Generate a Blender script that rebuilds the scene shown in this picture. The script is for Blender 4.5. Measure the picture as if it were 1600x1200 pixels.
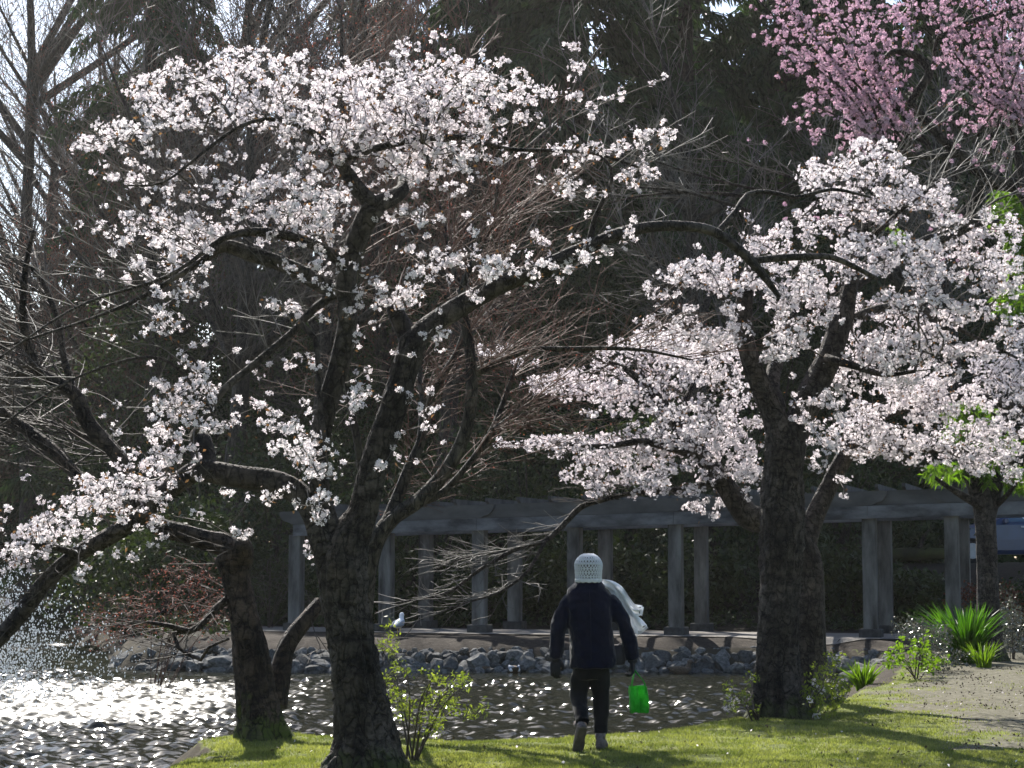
import bpy, math, random
import numpy as np
from mathutils import Vector, noise as mnoise

for o in list(bpy.data.objects):
    bpy.data.objects.remove(o, do_unlink=True)
SC = bpy.context.scene
COL = SC.collection
R = math.radians
random.seed(5)

# ------------------------------------------------------------------ camera
F = 2977.0                      # focal length in pixels of the 1600 px wide photograph
CAMZ = 1.55
PITCH = math.atan(277.0 / F)
cam = bpy.data.cameras.new('camera')
cam.sensor_width = 36.0
cam.lens = 36.0 * F / 1600.0
cam.clip_start = 0.1
cam.clip_end = 2000.0
camo = bpy.data.objects.new('camera', cam)
camo.location = (0, 0, CAMZ)
camo.rotation_euler = (R(90) + PITCH, 0, 0)
COL.objects.link(camo)
SC.camera = camo

# ------------------------------------------------------------------ sky, sun, exposure
SUN_EL, SUN_AZ = R(43), R(-16)
W = bpy.data.worlds.new("World")
SC.world = W
W.use_nodes = True
wn = W.node_tree.nodes
sky = wn.new('ShaderNodeTexSky')
sky.sky_type = 'NISHITA'
sky.sun_disc = False
sky.sun_elevation = SUN_EL
sky.sun_rotation = SUN_AZ
W.node_tree.links.new(sky.outputs[0], wn['Background'].inputs[0])
wn['Background'].inputs[1].default_value = 0.085
sl = bpy.data.lights.new('sun', 'SUN')
sl.energy = 5.0
sl.angle = R(0.5)
sl.color = (1.0, 0.95, 0.87)
so = bpy.data.objects.new('sun', sl)
sdir = Vector((math.sin(SUN_AZ) * math.cos(SUN_EL), math.cos(SUN_AZ) * math.cos(SUN_EL), math.sin(SUN_EL)))
so.rotation_euler = (-sdir).to_track_quat('-Z', 'Y').to_euler()
so.location = (-20, 60, 60)
COL.objects.link(so)
SC.view_settings.view_transform = 'Standard'
SC.view_settings.look = 'None'
SC.view_settings.exposure = 1.25
SC.view_settings.gamma = 1.0
SC.view_settings.use_curve_mapping = False
SC.render.engine = 'CYCLES'
cy = SC.cycles
cy.max_bounces = 6
cy.diffuse_bounces = 3
cy.glossy_bounces = 2
cy.transmission_bounces = 3
cy.transparent_max_bounces = 4
cy.caustics_reflective = False
cy.caustics_refractive = False
cy.sample_clamp_indirect = 6.0

# ------------------------------------------------------------------ pixel helpers (real points at real distances)
_ct, _st = math.cos(PITCH), math.sin(PITCH)
def ray(px, py):
    a = (np.asarray(px, float) - 800.0) / F
    b = (600.0 - np.asarray(py, float)) / F
    return a, _ct - b * _st, _st + b * _ct
def U(px, py, Y):
    a, dy, dz = ray(px, py)
    t = np.asarray(Y, float) / dy
    return np.stack([a * t, np.broadcast_to(np.asarray(Y, float), np.shape(a * t)), CAMZ + dz * t], -1)
def G(px, py, z=0.0):
    a, dy, dz = ray(px, py)
    t = (z - CAMZ) / dz
    return np.array([a * t, dy * t, z])
def wpx(w, Y):
    return w * Y / F

# ------------------------------------------------------------------ mesh helpers
def mesh_np(name, V, faces, mat, parent=None, smooth=False, base=None, attrs=None):
    V = np.asarray(V, dtype=np.float32)
    if base is not None:
        V = V - np.asarray(base, dtype=np.float32)
    me = bpy.data.meshes.new(name)
    me.vertices.add(len(V))
    me.vertices.foreach_set('co', V.ravel())
    if not isinstance(faces, (list, tuple)):
        faces = [faces]
    faces = [np.asarray(f, dtype=np.int32) for f in faces if len(f)]
    nl = sum(f.size for f in faces)
    nf = sum(len(f) for f in faces)
    me.loops.add(nl)
    me.polygons.add(nf)
    me.loops.foreach_set('vertex_index', np.concatenate([f.ravel() for f in faces]))
    st, off = [], 0
    for f in faces:
        k = f.shape[1]
        st.append(off + np.arange(len(f)) * k)
        off += f.size
    me.polygons.foreach_set('loop_start', np.concatenate(st).astype(np.int32))
    me.polygons.foreach_set('use_smooth', np.full(nf, bool(smooth)))
    if attrs:
        for an, av in attrs.items():
            at = me.attributes.new(an, 'FLOAT', 'POINT')
            at.data.foreach_set('value', np.asarray(av, dtype=np.float32))
    me.update(calc_edges=True)
    me.validate()
    if mat:
        me.materials.append(mat)
    ob = bpy.data.objects.new(name, me)
    COL.objects.link(ob)
    if parent:
        ob.parent = parent
    return ob

def thing(name, label, cat, loc=(0, 0, 0), group=None, rz=0):
    o = bpy.data.objects.new(name, None)
    o.empty_display_size = 0.2
    COL.objects.link(o)
    o.location = loc
    o.rotation_euler = (0, 0, rz)
    o['label'] = label
    o['category'] = cat
    if group:
        o['group'] = group
    return o
def tag(o, label, cat, group=None):
    o['label'] = label
    o['category'] = cat
    if group:
        o['group'] = group
    return o
def kind(o, k):
    o['kind'] = k
    return o
def dup(root, loc, rz=0, sc=1.0, label=None, group=None):
    r = root.copy()
    COL.objects.link(r)
    r.location = loc
    r.rotation_euler = (0, 0, rz)
    r.scale = (sc, sc, sc) if np.isscalar(sc) else sc
    if label:
        r['label'] = label
    if group:
        r['group'] = group
    for ch in list(root.children):
        c = ch.copy()
        COL.objects.link(c)
        c.parent = r
        for g in list(ch.children):
            d = g.copy()
            COL.objects.link(d)
            d.parent = c
    return r

class MB:
    """collects boxes, tubes and lofts into one mesh"""
    def __init__(s):
        s.V = []; s.Q = []; s.T = []; s.n = 0
    def add(s, V, Q=None, T=None):
        V = np.asarray(V, float)
        s.V.append(V)
        if Q is not None and len(Q): s.Q.append(np.asarray(Q) + s.n)
        if T is not None and len(T): s.T.append(np.asarray(T) + s.n)
        s.n += len(V)
        return s
    def box(s, c, h, rz=0.0, bev=0.012):
        """bevelled box: centre, half sizes"""
        hx, hy, hz = h
        b = min(bev, hx * .45, hy * .45, hz * .45)
        V = []
        for z, i in ((-hz, b), (-hz + b, 0), (hz - b, 0), (hz, b)):
            x, y = hx - i, hy - i
            e = b * .7
            for px, py in ((-x + e, -y), (x - e, -y), (x, -y + e), (x, y - e), (x - e, y), (-x + e, y), (-x, y - e), (-x, -y + e)):
                V.append((px, py, z))
        V = np.array(V)
        cr, sr = math.cos(rz), math.sin(rz)
        V = np.stack([V[:, 0] * cr - V[:, 1] * sr, V[:, 0] * sr + V[:, 1] * cr, V[:, 2]], 1) + np.asarray(c, float)
        Q = []
        for k in range(3):
            for j in range(8):
                a, b2 = k * 8 + j, k * 8 + (j + 1) % 8
                Q.append((a, b2, b2 + 8, a + 8))
        for o, rev in ((0, True), (24, False)):
            for f in ((0, 1, 2, 3), (0, 3, 4, 7), (4, 5, 6, 7)):
                f = [o + i for i in f]
                Q.append(tuple(reversed(f)) if rev else tuple(f))
        return s.add(V, Q)
    def loft(s, rings, cap=True):
        """rings: list of (n,3) arrays"""
        n = len(rings[0])
        V = np.concatenate(rings)
        Q = []
        j = np.arange(n)
        for k in range(len(rings) - 1):
            Q.append(np.stack([k * n + j, k * n + (j + 1) % n, (k + 1) * n + (j + 1) % n, (k + 1) * n + j], 1))
        Q = np.concatenate(Q)
        T = []
        if cap:
            V = np.concatenate([V, rings[0].mean(0)[None], rings[-1].mean(0)[None]])
            c0, c1 = len(V) - 2, len(V) - 1
            o = (len(rings) - 1) * n
            T = np.concatenate([np.stack([np.full(n, c0), (j + 1) % n, j], 1), np.stack([np.full(n, c1), o + j, o + (j + 1) % n], 1)])
        return s.add(V, Q, T)
    def tube(s, pts, rad, n=8, cap=True):
        return s.loft(tube_rings(pts, rad, n), cap)
    def ell(s, c, r, n=12, m=8):
        rings = []
        for k in range(m + 1):
            a = math.pi * (k + .02) / (m + .04) - math.pi / 2
            t = np.arange(n) * 2 * math.pi / n
            rings.append(np.stack([c[0] + r[0] * math.cos(a) * np.cos(t), c[1] + r[1] * math.cos(a) * np.sin(t), np.full(n, c[2] + r[2] * math.sin(a))], 1))
        return s.loft(rings)
    def build(s, name, mat, parent=None, smooth=False, base=None):
        return mesh_np(name, np.concatenate(s.V), [np.concatenate(x) for x in (s.Q, s.T) if x], mat, parent, smooth, base)

def catmull(P, step):
    P = np.asarray(P, float)
    if len(P) == 2:
        n = max(2, int(np.linalg.norm(P[1] - P[0]) / step) + 1)
        return P[0] + (P[1] - P[0]) * np.linspace(0, 1, n)[:, None]
    Q = np.concatenate([2 * P[:1] - P[1:2], P, 2 * P[-1:] - P[-2:-1]])
    out = []
    for i in range(1, len(Q) - 2):
        p0, p1, p2, p3 = Q[i - 1:i + 3]
        L = np.linalg.norm((p2 - p1)[:3])
        n = max(1, int(L / step))
        t = np.linspace(0, 1, n, endpoint=False)[:, None]
        out.append(0.5 * (2 * p1 + (p2 - p0) * t + (2 * p0 - 5 * p1 + 4 * p2 - p3) * t * t + (3 * p1 - p0 - 3 * p2 + p3) * t ** 3))
    out.append(P[-1:])
    return np.concatenate(out)

def tube_rings(P, rad, n):
    P = np.asarray(P, float)
    rad = np.broadcast_to(np.asarray(rad, float), (len(P),))
    T = np.gradient(P, axis=0)
    T /= np.linalg.norm(T, axis=1)[:, None] + 1e-9
    u = np.cross(T[0], (0, 1, 0))
    if np.linalg.norm(u) < .2:
        u = np.cross(T[0], (1, 0, 0))
    a = np.arange(n) * 2 * math.pi / n
    rings = []
    for k in range(len(P)):
        u = u - T[k] * np.dot(u, T[k])
        u /= np.linalg.norm(u) + 1e-9
        v = np.cross(T[k], u)
        rings.append(P[k] + rad[k] * (np.cos(a)[:, None] * u + np.sin(a)[:, None] * v))
    return rings

def evaluated(ob, mods):
    """apply modifiers and give back plain mesh data"""
    for typ, kw in mods:
        m = ob.modifiers.new(typ.lower(), typ)
        for k, v in kw.items():
            setattr(m, k, v)
    dg = bpy.context.evaluated_depsgraph_get()
    me = bpy.data.meshes.new_from_object(ob.evaluated_get(dg))
    ob.modifiers.clear()
    mats = list(ob.data.materials)
    ob.data = me
    me.materials.clear()
    for m in mats:
        me.materials.append(m)
    me.polygons.foreach_set('use_smooth', np.ones(len(me.polygons), dtype=bool))
    return ob

# ------------------------------------------------------------------ materials
def ramp(nt, fac, stops):
    r = nt.nodes.new('ShaderNodeValToRGB')
    e = r.color_ramp.elements
    while len(e) < len(stops):
        e.new(.5)
    for i, (p, c) in enumerate(stops):
        e[i].position = p
        e[i].color = (*c, 1)
    nt.links.new(fac, r.inputs[0])
    return r.outputs[0]
def noise_node(nt, scale, detail=5, rough=.6, stretch=None, obj=True):
    tc = nt.nodes.new('ShaderNodeTexCoord')
    src = tc.outputs['Object']
    if stretch:
        mp = nt.nodes.new('ShaderNodeMapping')
        mp.inputs['Scale'].default_value = stretch
        nt.links.new(src, mp.inputs[0])
        src = mp.outputs[0]
    n = nt.nodes.new('ShaderNodeTexNoise')
    n.inputs['Scale'].default_value = scale
    n.inputs['Detail'].default_value = detail
    n.inputs['Roughness'].default_value = rough
    nt.links.new(src, n.inputs['Vector'])
    return n.outputs['Fac']
def mixc(nt, fac, a, b, mode='MIX'):
    m = nt.nodes.new('ShaderNodeMix')
    m.data_type = 'RGBA'
    m.blend_type = mode
    for inp, v in ((m.inputs[0], fac), (m.inputs[6], a), (m.inputs[7], b)):
        if hasattr(v, 'links'):
            nt.links.new(v, inp)
        elif isinstance(v, (int, float)):
            inp.default_value = v
        else:
            inp.default_value = (*v, 1)
    return m.outputs[2]
def newmat(name):
    m = bpy.data.materials.new(name)
    m.use_nodes = True
    return m, m.node_tree, m.node_tree.nodes['Principled BSDF'], m.node_tree.nodes['Material Output']
def M(name, c1, c2, scale=8, rough=.8, bump=0.0, bscale=None, stretch=None, trans=0.0, tcol=None, island=0.0, spec=.3, dist=.02, stops=None, sheen=0.0):
    m, nt, p, out = newmat(name)
    f = noise_node(nt, scale, stretch=stretch)
    col = ramp(nt, f, stops or [(.32, c1), (.68, c2)])
    if island:
        g = nt.nodes.new('ShaderNodeNewGeometry')
        d = ramp(nt, g.outputs['Random Per Island'], [(0, (1 - island,) * 3), (1, (1 + island * .5,) * 3)])
        col = mixc(nt, 1.0, col, d, 'MULTIPLY')
    nt.links.new(col, p.inputs['Base Color'])
    p.inputs['Roughness'].default_value = rough
    p.inputs['Specular IOR Level'].default_value = spec
    if sheen:
        p.inputs['Sheen Weight'].default_value = sheen
        p.inputs['Sheen Roughness'].default_value = .35
    if bump:
        b = nt.nodes.new('ShaderNodeBump')
        b.inputs['Strength'].default_value = bump
        b.inputs['Distance'].default_value = dist
        nt.links.new(noise_node(nt, bscale or scale * 3, 8, .7, stretch), b.inputs['Height'])
        nt.links.new(b.outputs[0], p.inputs['Normal'])
    if trans:
        t = nt.nodes.new('ShaderNodeBsdfTranslucent')
        tc = mixc(nt, 1.0, col, tcol or (1, 1, 1), 'MULTIPLY')
        nt.links.new(tc, t.inputs[0])
        mx = nt.nodes.new('ShaderNodeMixShader')
        mx.inputs[0].default_value = trans
        nt.links.new(p.outputs[0], mx.inputs[1])
        nt.links.new(t.outputs[0], mx.inputs[2])
        nt.links.new(mx.outputs[0], out.inputs[0])
    return m

def bark(name, dark, mid, light, moss=None, zmoss=.6, lent=True):
    m, nt, p, out = newmat(name)
    f1 = noise_node(nt, 3.0, 8, .65, (1, 1, .55))
    f2 = noise_node(nt, 9.0, 9, .8, (1, 1, 1.7) if lent else (1.6, 1.6, .5))
    f3 = noise_node(nt, 3.4, 7, .7, (2.2, 2.2, .5))
    col = ramp(nt, f1, [(.28, dark), (.5, mid), (.74, light)])
    c2 = ramp(nt, f2, [(.40, (.22, .20, .19)), (.52, (.9, .88, .86)), (.66, (1.5, 1.45, 1.4))])
    col = mixc(nt, 1.0, col, c2, 'MULTIPLY')
    col = mixc(nt, .9, col, ramp(nt, f3, [(.38, (.35, .32, .3)), (.5, (1, 1, 1)), (.7, (1.35, 1.3, 1.25))]), 'MULTIPLY')
    if moss:
        tc = nt.nodes.new('ShaderNodeTexCoord')
        sx = nt.nodes.new('ShaderNodeSeparateXYZ')
        nt.links.new(tc.outputs['Object'], sx.inputs[0])
        mr = nt.nodes.new('ShaderNodeMapRange')
        mr.inputs[1].default_value = 0
        mr.inputs[2].default_value = zmoss
        mr.inputs[3].default_value = .30
        mr.inputs[4].default_value = -.25
        nt.links.new(sx.outputs[2], mr.inputs[0])
        ad = nt.nodes.new('ShaderNodeMath')
        ad.operation = 'ADD'
        nt.links.new(mr.outputs[0], ad.inputs[0])
        nt.links.new(noise_node(nt, 5, 6, .7), ad.inputs[1])
        mf = ramp(nt, ad.outputs[0], [(.62, (0, 0, 0)), (.85, (1, 1, 1))])
        col = mixc(nt, mf, col, moss)
    # cracked plates
    tc2 = nt.nodes.new('ShaderNodeTexCoord')
    mp2 = nt.nodes.new('ShaderNodeMapping'); mp2.inputs['Scale'].default_value = (1.5, 1.5, .75)
    nz = nt.nodes.new('ShaderNodeTexNoise'); nz.inputs['Scale'].default_value = 6; nz.inputs['Detail'].default_value = 4
    nt.links.new(tc2.outputs['Object'], mp2.inputs[0]); nt.links.new(mp2.outputs[0], nz.inputs['Vector'])
    wv = nt.nodes.new('ShaderNodeVectorMath'); wv.operation = 'MULTIPLY_ADD'; wv.inputs[1].default_value = (.22, .22, .22)
    nt.links.new(nz.outputs['Color'], wv.inputs[0]); nt.links.new(mp2.outputs[0], wv.inputs[2])
    vo = nt.nodes.new('ShaderNodeTexVoronoi'); vo.feature = 'DISTANCE_TO_EDGE'; vo.inputs['Scale'].default_value = 8.5
    nt.links.new(wv.outputs[0], vo.inputs['Vector'])
    crack = ramp(nt, vo.outputs['Distance'], [(.0, (.16, .14, .13)), (.10, (1, 1, 1))])
    col = mixc(nt, .75, col, crack, 'MULTIPLY')
    nt.links.new(col, p.inputs['Base Color'])
    p.inputs['Roughness'].default_value = .78
    p.inputs['Specular IOR Level'].default_value = .35
    b = nt.nodes.new('ShaderNodeBump')
    b.inputs['Strength'].default_value = 1.0
    b.inputs['Distance'].default_value = .05
    ad = nt.nodes.new('ShaderNodeMath')
    ad.operation = 'ADD'
    nt.links.new(f2, ad.inputs[0])
    nt.links.new(f3, ad.inputs[1])
    ad2 = nt.nodes.new('ShaderNodeMath'); ad2.operation = 'ADD'
    nt.links.new(ad.outputs[0], ad2.inputs[0]); nt.links.new(crack, ad2.inputs[1])
    nt.links.new(ad2.outputs[0], b.inputs['Height'])
    nt.links.new(b.outputs[0], p.inputs['Normal'])
    return m
# ------------------------------------------------------------------ trees
def limb_mesh(name, P, r, mat, parent, base, rough=.06, n=12, step=.06, flare=0.0, seed=0.0):
    """tapered, lumpy limb through the points P (x,y,z) with radii r"""
    D = catmull(np.column_stack([P, r]), step)
    P, r = D[:, :3], np.maximum(D[:, 3], .002)
    rings = tube_rings(P, r, n)
    out = []
    a = np.arange(n) * 2 * math.pi / n
    for k, rg in enumerate(rings):
        c = P[k]
        d = rg - c
        s = np.empty(n)
        for j in range(n):
            v = Vector((math.cos(a[j]) * 1.6 + seed, math.sin(a[j]) * 1.6, c[2] * 1.1 + c[0] * .5))
            w = Vector((math.cos(a[j]) * 3.4 + seed, math.sin(a[j]) * 3.4, c[2] * 2.6))
            s[j] = 1 + rough * (2.0 * mnoise.noise(v) + 1.4 * mnoise.noise(w) - 1.4 * abs(mnoise.noise(w * 1.7)))
            if n >= 40:
                x = Vector((math.cos(a[j]) * 5.5 + seed, math.sin(a[j]) * 5.5, c[2] * 9))
                y = Vector((math.cos(a[j]) * 12 + seed, math.sin(a[j]) * 12, c[2] * 30))
                s[j] += rough * (1.0 * mnoise.noise(x) - 1.6 * max(0, .22 - abs(mnoise.noise(w * .9 + Vector((7, 0, 0))))) + 1.0 * mnoise.noise(y))
            if flare:
                h = max(0.0, c[2] - P[0][2])
                s[j] += flare * math.exp(-h / .22) * (.55 + .75 * max(0, math.sin(a[j] * 3 + seed)) + .3 * mnoise.noise(v))
        out.append(c + d * s[:, None])
    b = MB().loft(out)
    return b.build(name, mat, parent, True, base)

def grow(nodes, A, rng, bf=.3, seg=.16, wig=.13, maxn=None):
    """branching tree that joins every point of A to the limb nodes; returns nodes, parents, index of each A"""
    nodes = np.asarray(nodes, float)
    n0 = len(nodes)
    N = len(A)
    P = [nodes]
    cnt = n0
    par = [np.full(n0, -1)]
    D = np.full(N, 1e9)
    best = np.zeros(N, int)
    for c in range(0, N, 1500):
        d = np.linalg.norm(A[c:c + 1500, None] - nodes[None], axis=2)
        best[c:c + 1500] = d.argmin(1)
        D[c:c + 1500] = d.min(1)
    allP = np.empty((n0 + N * 7 + 50, 3)); allP[:n0] = nodes
    allpar = np.full(len(allP), -1)
    plen = np.zeros(len(allP))
    idx = np.full(N, -1)
    live = np.arange(N)
    LA, LD, LB = A.copy(), D, best
    done = np.zeros(N, bool)
    k_since = 0
    for it in range(N):
        i = int(LD.argmin())
        p = LB[i]
        v = LA[i] - allP[p]
        L = float(np.linalg.norm(v))
        k = max(1, min(6, int(L / seg)))
        t = np.arange(1, k + 1) / k
        new = allP[p] + v * t[:, None]
        if k > 1:
            j = rng.normal(0, wig * L / k, (k, 3)); j[-1] = 0
            new = new + j
            new[:, 2] += np.sin(t * math.pi) * L * .06
        s = cnt
        allP[s:s + k] = new
        allpar[s] = p
        if k > 1: allpar[s + 1:s + k] = np.arange(s, s + k - 1)
        plen[s:s + k] = plen[p] + L * t
        cnt += k
        idx[live[i]] = cnt - 1
        LD[i] = 1e18
        k_since += 1
        for q in range(s, s + k):
            df = LA - allP[q]
            d = np.sqrt((df * df).sum(1)) + bf * plen[q]
            m = (d < LD) & (LD < 1e17)
            LD[m] = d[m]; LB[m] = q
        if k_since >= 300:
            keep = LD < 1e17
            LA, LD, LB, live = LA[keep], LD[keep], LB[keep], live[keep]
            k_since = 0
            if len(live) == 0: break
    return allP[:cnt], allpar[:cnt], idx, n0

def shoots(starts, dirs, rng, L=1.0, step=.12, curl=.10, up=.02, flat=1.0, gap=.26, side=.5, depth=2):
    """ordered bare branching: long gently curved shoots with alternating side twigs"""
    P = [tuple(p) for p in starts]
    par = [-1] * len(P)
    todo = [(i, np.array(d, float), L * rng.uniform(.5, 1.15), 0) for i, d in enumerate(dirs)]
    while todo:
        i, d, ln, lev = todo.pop()
        d = d / (np.linalg.norm(d) + 1e-9)
        bend = rng.normal(0, curl, 3) * (1, 1, .6)
        n = max(2, int(ln / step))
        p = np.array(P[i]); q = i; sgn = rng.choice((-1, 1)); acc = rng.uniform(0, gap)
        for k in range(n):
            d = d + (bend + rng.normal(0, curl * .6, 3)) * (step / .25) * .5
            d[2] = d[2] * (1 - .04 * (1 - flat)) + up * step * 3
            d = d / np.linalg.norm(d)
            p = p + d * step
            P.append(tuple(p)); par.append(q); q = len(P) - 1
            acc += step
            if lev < depth and acc > gap and k < n - 1:
                acc = 0; sgn = -sgn
                s = np.cross(d, (rng.normal(0, .5), rng.normal(0, .5), 1)); s /= np.linalg.norm(s) + 1e-9
                a = rng.uniform(.5, .95)
                sd = d * math.cos(a) + s * sgn * math.sin(a) + np.array([0, 0, rng.normal(.08, .22)])
                rem = ln * (1 - k / n)
                todo.append((q, sd, max(step * 2, min(rem, ln * .6) * side * rng.uniform(.5, 1.3)), lev + 1))
    return np.array(P), np.array(par), len(starts)

SHOOT_PTS = []
def bare_shoots(root, base, nodes, rng, n, mat, centre, L, rtip, name='bare_twigs', zone=None, rmax=.02, zdir=.15, **kw):
    """shoots from random limb nodes (inside an optional picture zone), heading out from the tree's axis"""
    N = np.asarray(nodes)
    if zone is not None:
        a = N[:, 0] / N[:, 1] * F + 800
        e = 877 - (N[:, 2] - CAMZ) / N[:, 1] * F
        ok = np.zeros(len(N), bool)
        for x0, y0, x1, y1 in zone:
            ok |= (a > x0) & (a < x1) & (e > y0) & (e < y1)
        N = N[ok]
    st = N[rng.integers(0, len(N), n)]
    d = st - np.asarray(centre)
    d = d / (np.linalg.norm(d, axis=1)[:, None] + 1e-9) + rng.normal(0, .55, (n, 3))
    d[:, 2] = d[:, 2] * .5 + zdir
    P, par, n0 = shoots(st, d, rng, L=L, **kw)
    SHOOT_PTS.append(P[n0:])
    return kind(twig_mesh(name, P, par, n0, mat, root, base, rtip, rmax, .40), 'stuff')

def twig_mesh(name, P, par, n0, mat, parent, base, rtip=.003, rmax=.03, expo=.42):
    n = len(P)
    w = np.zeros(n)
    haschild = np.zeros(n, bool)
    haschild[par[n0:]] = True
    w[n0:][~haschild[n0:]] = 1
    for i in range(n - 1, n0 - 1, -1):
        w[par[i]] += w[i]
    r = np.minimum(rtip * np.maximum(w, 1) ** expo, rmax)
    c = np.arange(n0, n)
    p = par[c]
    dirv = np.zeros((n, 3))
    dv = P[c] - P[p]
    ln = np.linalg.norm(dv, axis=1)[:, None] + 1e-9
    dirv[c] = dv / ln
    big = np.full(n, -1)
    order = c[np.argsort(w[c])]
    big[par[order]] = order                      # the heaviest child carries on the parent's line
    tang = dirv.copy()
    hb = big >= 0
    tang[hb] = dirv[hb] + dirv[big[hb]]
    tang /= np.linalg.norm(tang, axis=1)[:, None] + 1e-9
    main = big[p] == c
    tp = np.where((main & (p >= n0))[:, None], tang[p], dirv[c])
    mid = .5 * (P[p] + P[c]) + (tp - tang[c]) * ln / 8
    rp = np.where(main & (p >= n0), r[p], np.minimum(r[c] * 1.3, r[p]))
    def ring(ctr, t, rad):
        u = np.cross(t, np.array([.31, .92, .24]))
        u /= np.linalg.norm(u, axis=1)[:, None] + 1e-9
        v = np.cross(t, u)
        o = []
        for k in range(3):
            a = k * 2 * math.pi / 3
            o.append(ctr + rad[:, None] * (math.cos(a) * u + math.sin(a) * v))
        return np.stack(o, 1)
    tm = (tp + tang[c]); tm /= np.linalg.norm(tm, axis=1)[:, None] + 1e-9
    V = np.concatenate([ring(P[p], tp, rp), ring(mid, tm, .5 * (rp + r[c])), ring(P[c], tang[c], r[c])], 1)   # (m,9,3)
    m = len(c)
    o = (np.arange(m) * 9)[:, None]
    f = []
    for a in (0, 3):
        for k in range(3):
            k2 = (k + 1) % 3
            f.append(np.concatenate([o + a + k, o + a + k2, o + a + 3 + k2, o + a + 3 + k], 1))
    return mesh_np(name, V.reshape(-1, 3), np.concatenate(f), mat, parent, True, base)

def rand_dirs(rng, n):
    v = rng.normal(size=(n, 3))
    return v / np.linalg.norm(v, axis=1)[:, None]

def flowers(name, C, rng, mat, parent, base, per=(6, 12), crad=.05, fr=.017, petals=5, cup=.35, out=1.0):
    """clusters of five-petalled flowers round the points C"""
    k = rng.integers(per[0], per[1], len(C))
    cc = np.repeat(C, k, 0)
    n = len(cc)
    d = rand_dirs(rng, n)
    ctr = cc + d * (crad * rng.uniform(.45, 1.1, n) * np.repeat(rng.uniform(.7, 1.25, len(C)), k))[:, None] * np.array([1, 1, .85])
    nrm = d * out + rng.normal(0, .45, (n, 3))
    nrm /= np.linalg.norm(nrm, axis=1)[:, None]
    u = np.cross(nrm, rand_dirs(rng, n)); u /= np.linalg.norm(u, axis=1)[:, None] + 1e-9
    v = np.cross(nrm, u)
    sz = fr * rng.uniform(.75, 1.2, n)
    cp = cup * rng.uniform(.3, 1.8, n)
    V = []
    for q in range(petals):
        a = q * 2 * math.pi / petals
        hw = math.pi / petals * .82
        for (ang, rr, hh) in ((a, .08, 0), (a - hw, .72, .55), (a, 1.05, 1.0), (a + hw, .72, .55)):
            V.append(ctr + (sz * rr)[:, None] * (math.cos(ang) * u + math.sin(ang) * v) + (sz * cp * hh)[:, None] * nrm)
    V = np.stack(V, 1)
    Q = np.arange(n * petals * 4).reshape(-1, 4)
    return mesh_np(name, V.reshape(-1, 3), Q, mat, parent, False, base)

def leaves(name, C, rng, mat, parent, base, L=.06, Wd=.025, droop=.2, spread=.02, up=0.0, dirs=None, quad=False):
    """one folded leaf (two triangles or a kite) at each point"""
    n = len(C)
    d = rand_dirs(rng, n) if dirs is None else dirs + rng.normal(0, .35, (n, 3))
    d[:, 2] += up
    d /= np.linalg.norm(d, axis=1)[:, None] + 1e-9
    s = np.cross(d, rand_dirs(rng, n)); s /= np.linalg.norm(s, axis=1)[:, None] + 1e-9
    nn = np.cross(d, s)
    l = L * rng.uniform(.6, 1.25, n)[:, None]
    w = Wd * rng.uniform(.7, 1.2, n)[:, None]
    p0 = C + rng.normal(0, spread, (n, 3))
    tip = p0 + d * l; tip[:, 2] -= droop * l[:, 0]
    mid = p0 + d * l * .5
    V = np.stack([p0, mid + s * w + nn * w * .35, tip, mid - s * w + nn * w * .35], 1)
    i = (np.arange(n) * 4)[:, None]
    T = np.concatenate([np.concatenate([i, i + 1, i + 2], 1), np.concatenate([i, i + 2, i + 3], 1)])
    return mesh_np(name, V.reshape(-1, 3), T, mat, parent, False, base)

def ell_pts(rng, blobs, Y0, per_px, dsp=.9, dens=1.0, gap=-2.0):
    """points in picture ellipses, unprojected at the tree's own distance with depth spread"""
    out = []
    for b in blobs:
        cx, cyy, rx, ry = b[:4]
        dn = b[4] if len(b) > 4 else 1.0
        n = max(2, int(math.pi * rx * ry * per_px * dn * dens))
        d0 = rng.uniform(-dsp, dsp)
        a = rng.uniform(0, 2 * math.pi, n); q = np.sqrt(rng.uniform(0, 1, n)) * (1 + .25 * rng.normal(size=n) * .6)
        px = cx + rx * q * np.cos(a); py = cyy + ry * q * np.sin(a)
        Y = Y0 + d0 + rng.normal(0, .45, n)
        g = np.array([mnoise.noise(Vector((x / 46, y / 20, d0 * 3))) for x, y in zip(px, py)])
        k = g > gap
        if k.sum() > 1: px, py, Y = px[k], py[k], Y[k]
        out.append(U(px, py, Y))
    return np.concatenate(out)

def box_pts(rng, polys, Y0, dsp):
    """points in picture rectangles (x0,y0,x1,y1,count), depth spread dsp"""
    out = []
    for x0, y0, x1, y1, n in polys:
        px = rng.uniform(x0, x1, n); py = rng.uniform(y0, y1, n)
        out.append(U(px, py, Y0 + rng.uniform(-dsp, dsp, n)))
    return np.concatenate(out)

def limbs_to_nodes(limbs, Y0):
    """limb = (dY start, dY end, [(px,py,width px), ...]) -> points and radii"""
    res = []
    for d0, d1, pts in limbs:
        pts = np.asarray(pts, float)
        Y = Y0 + np.linspace(d0, d1, len(pts))
        res.append((U(pts[:, 0], pts[:, 1], Y), wpx(pts[:, 2] / 2, Y)))
    return res

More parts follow.
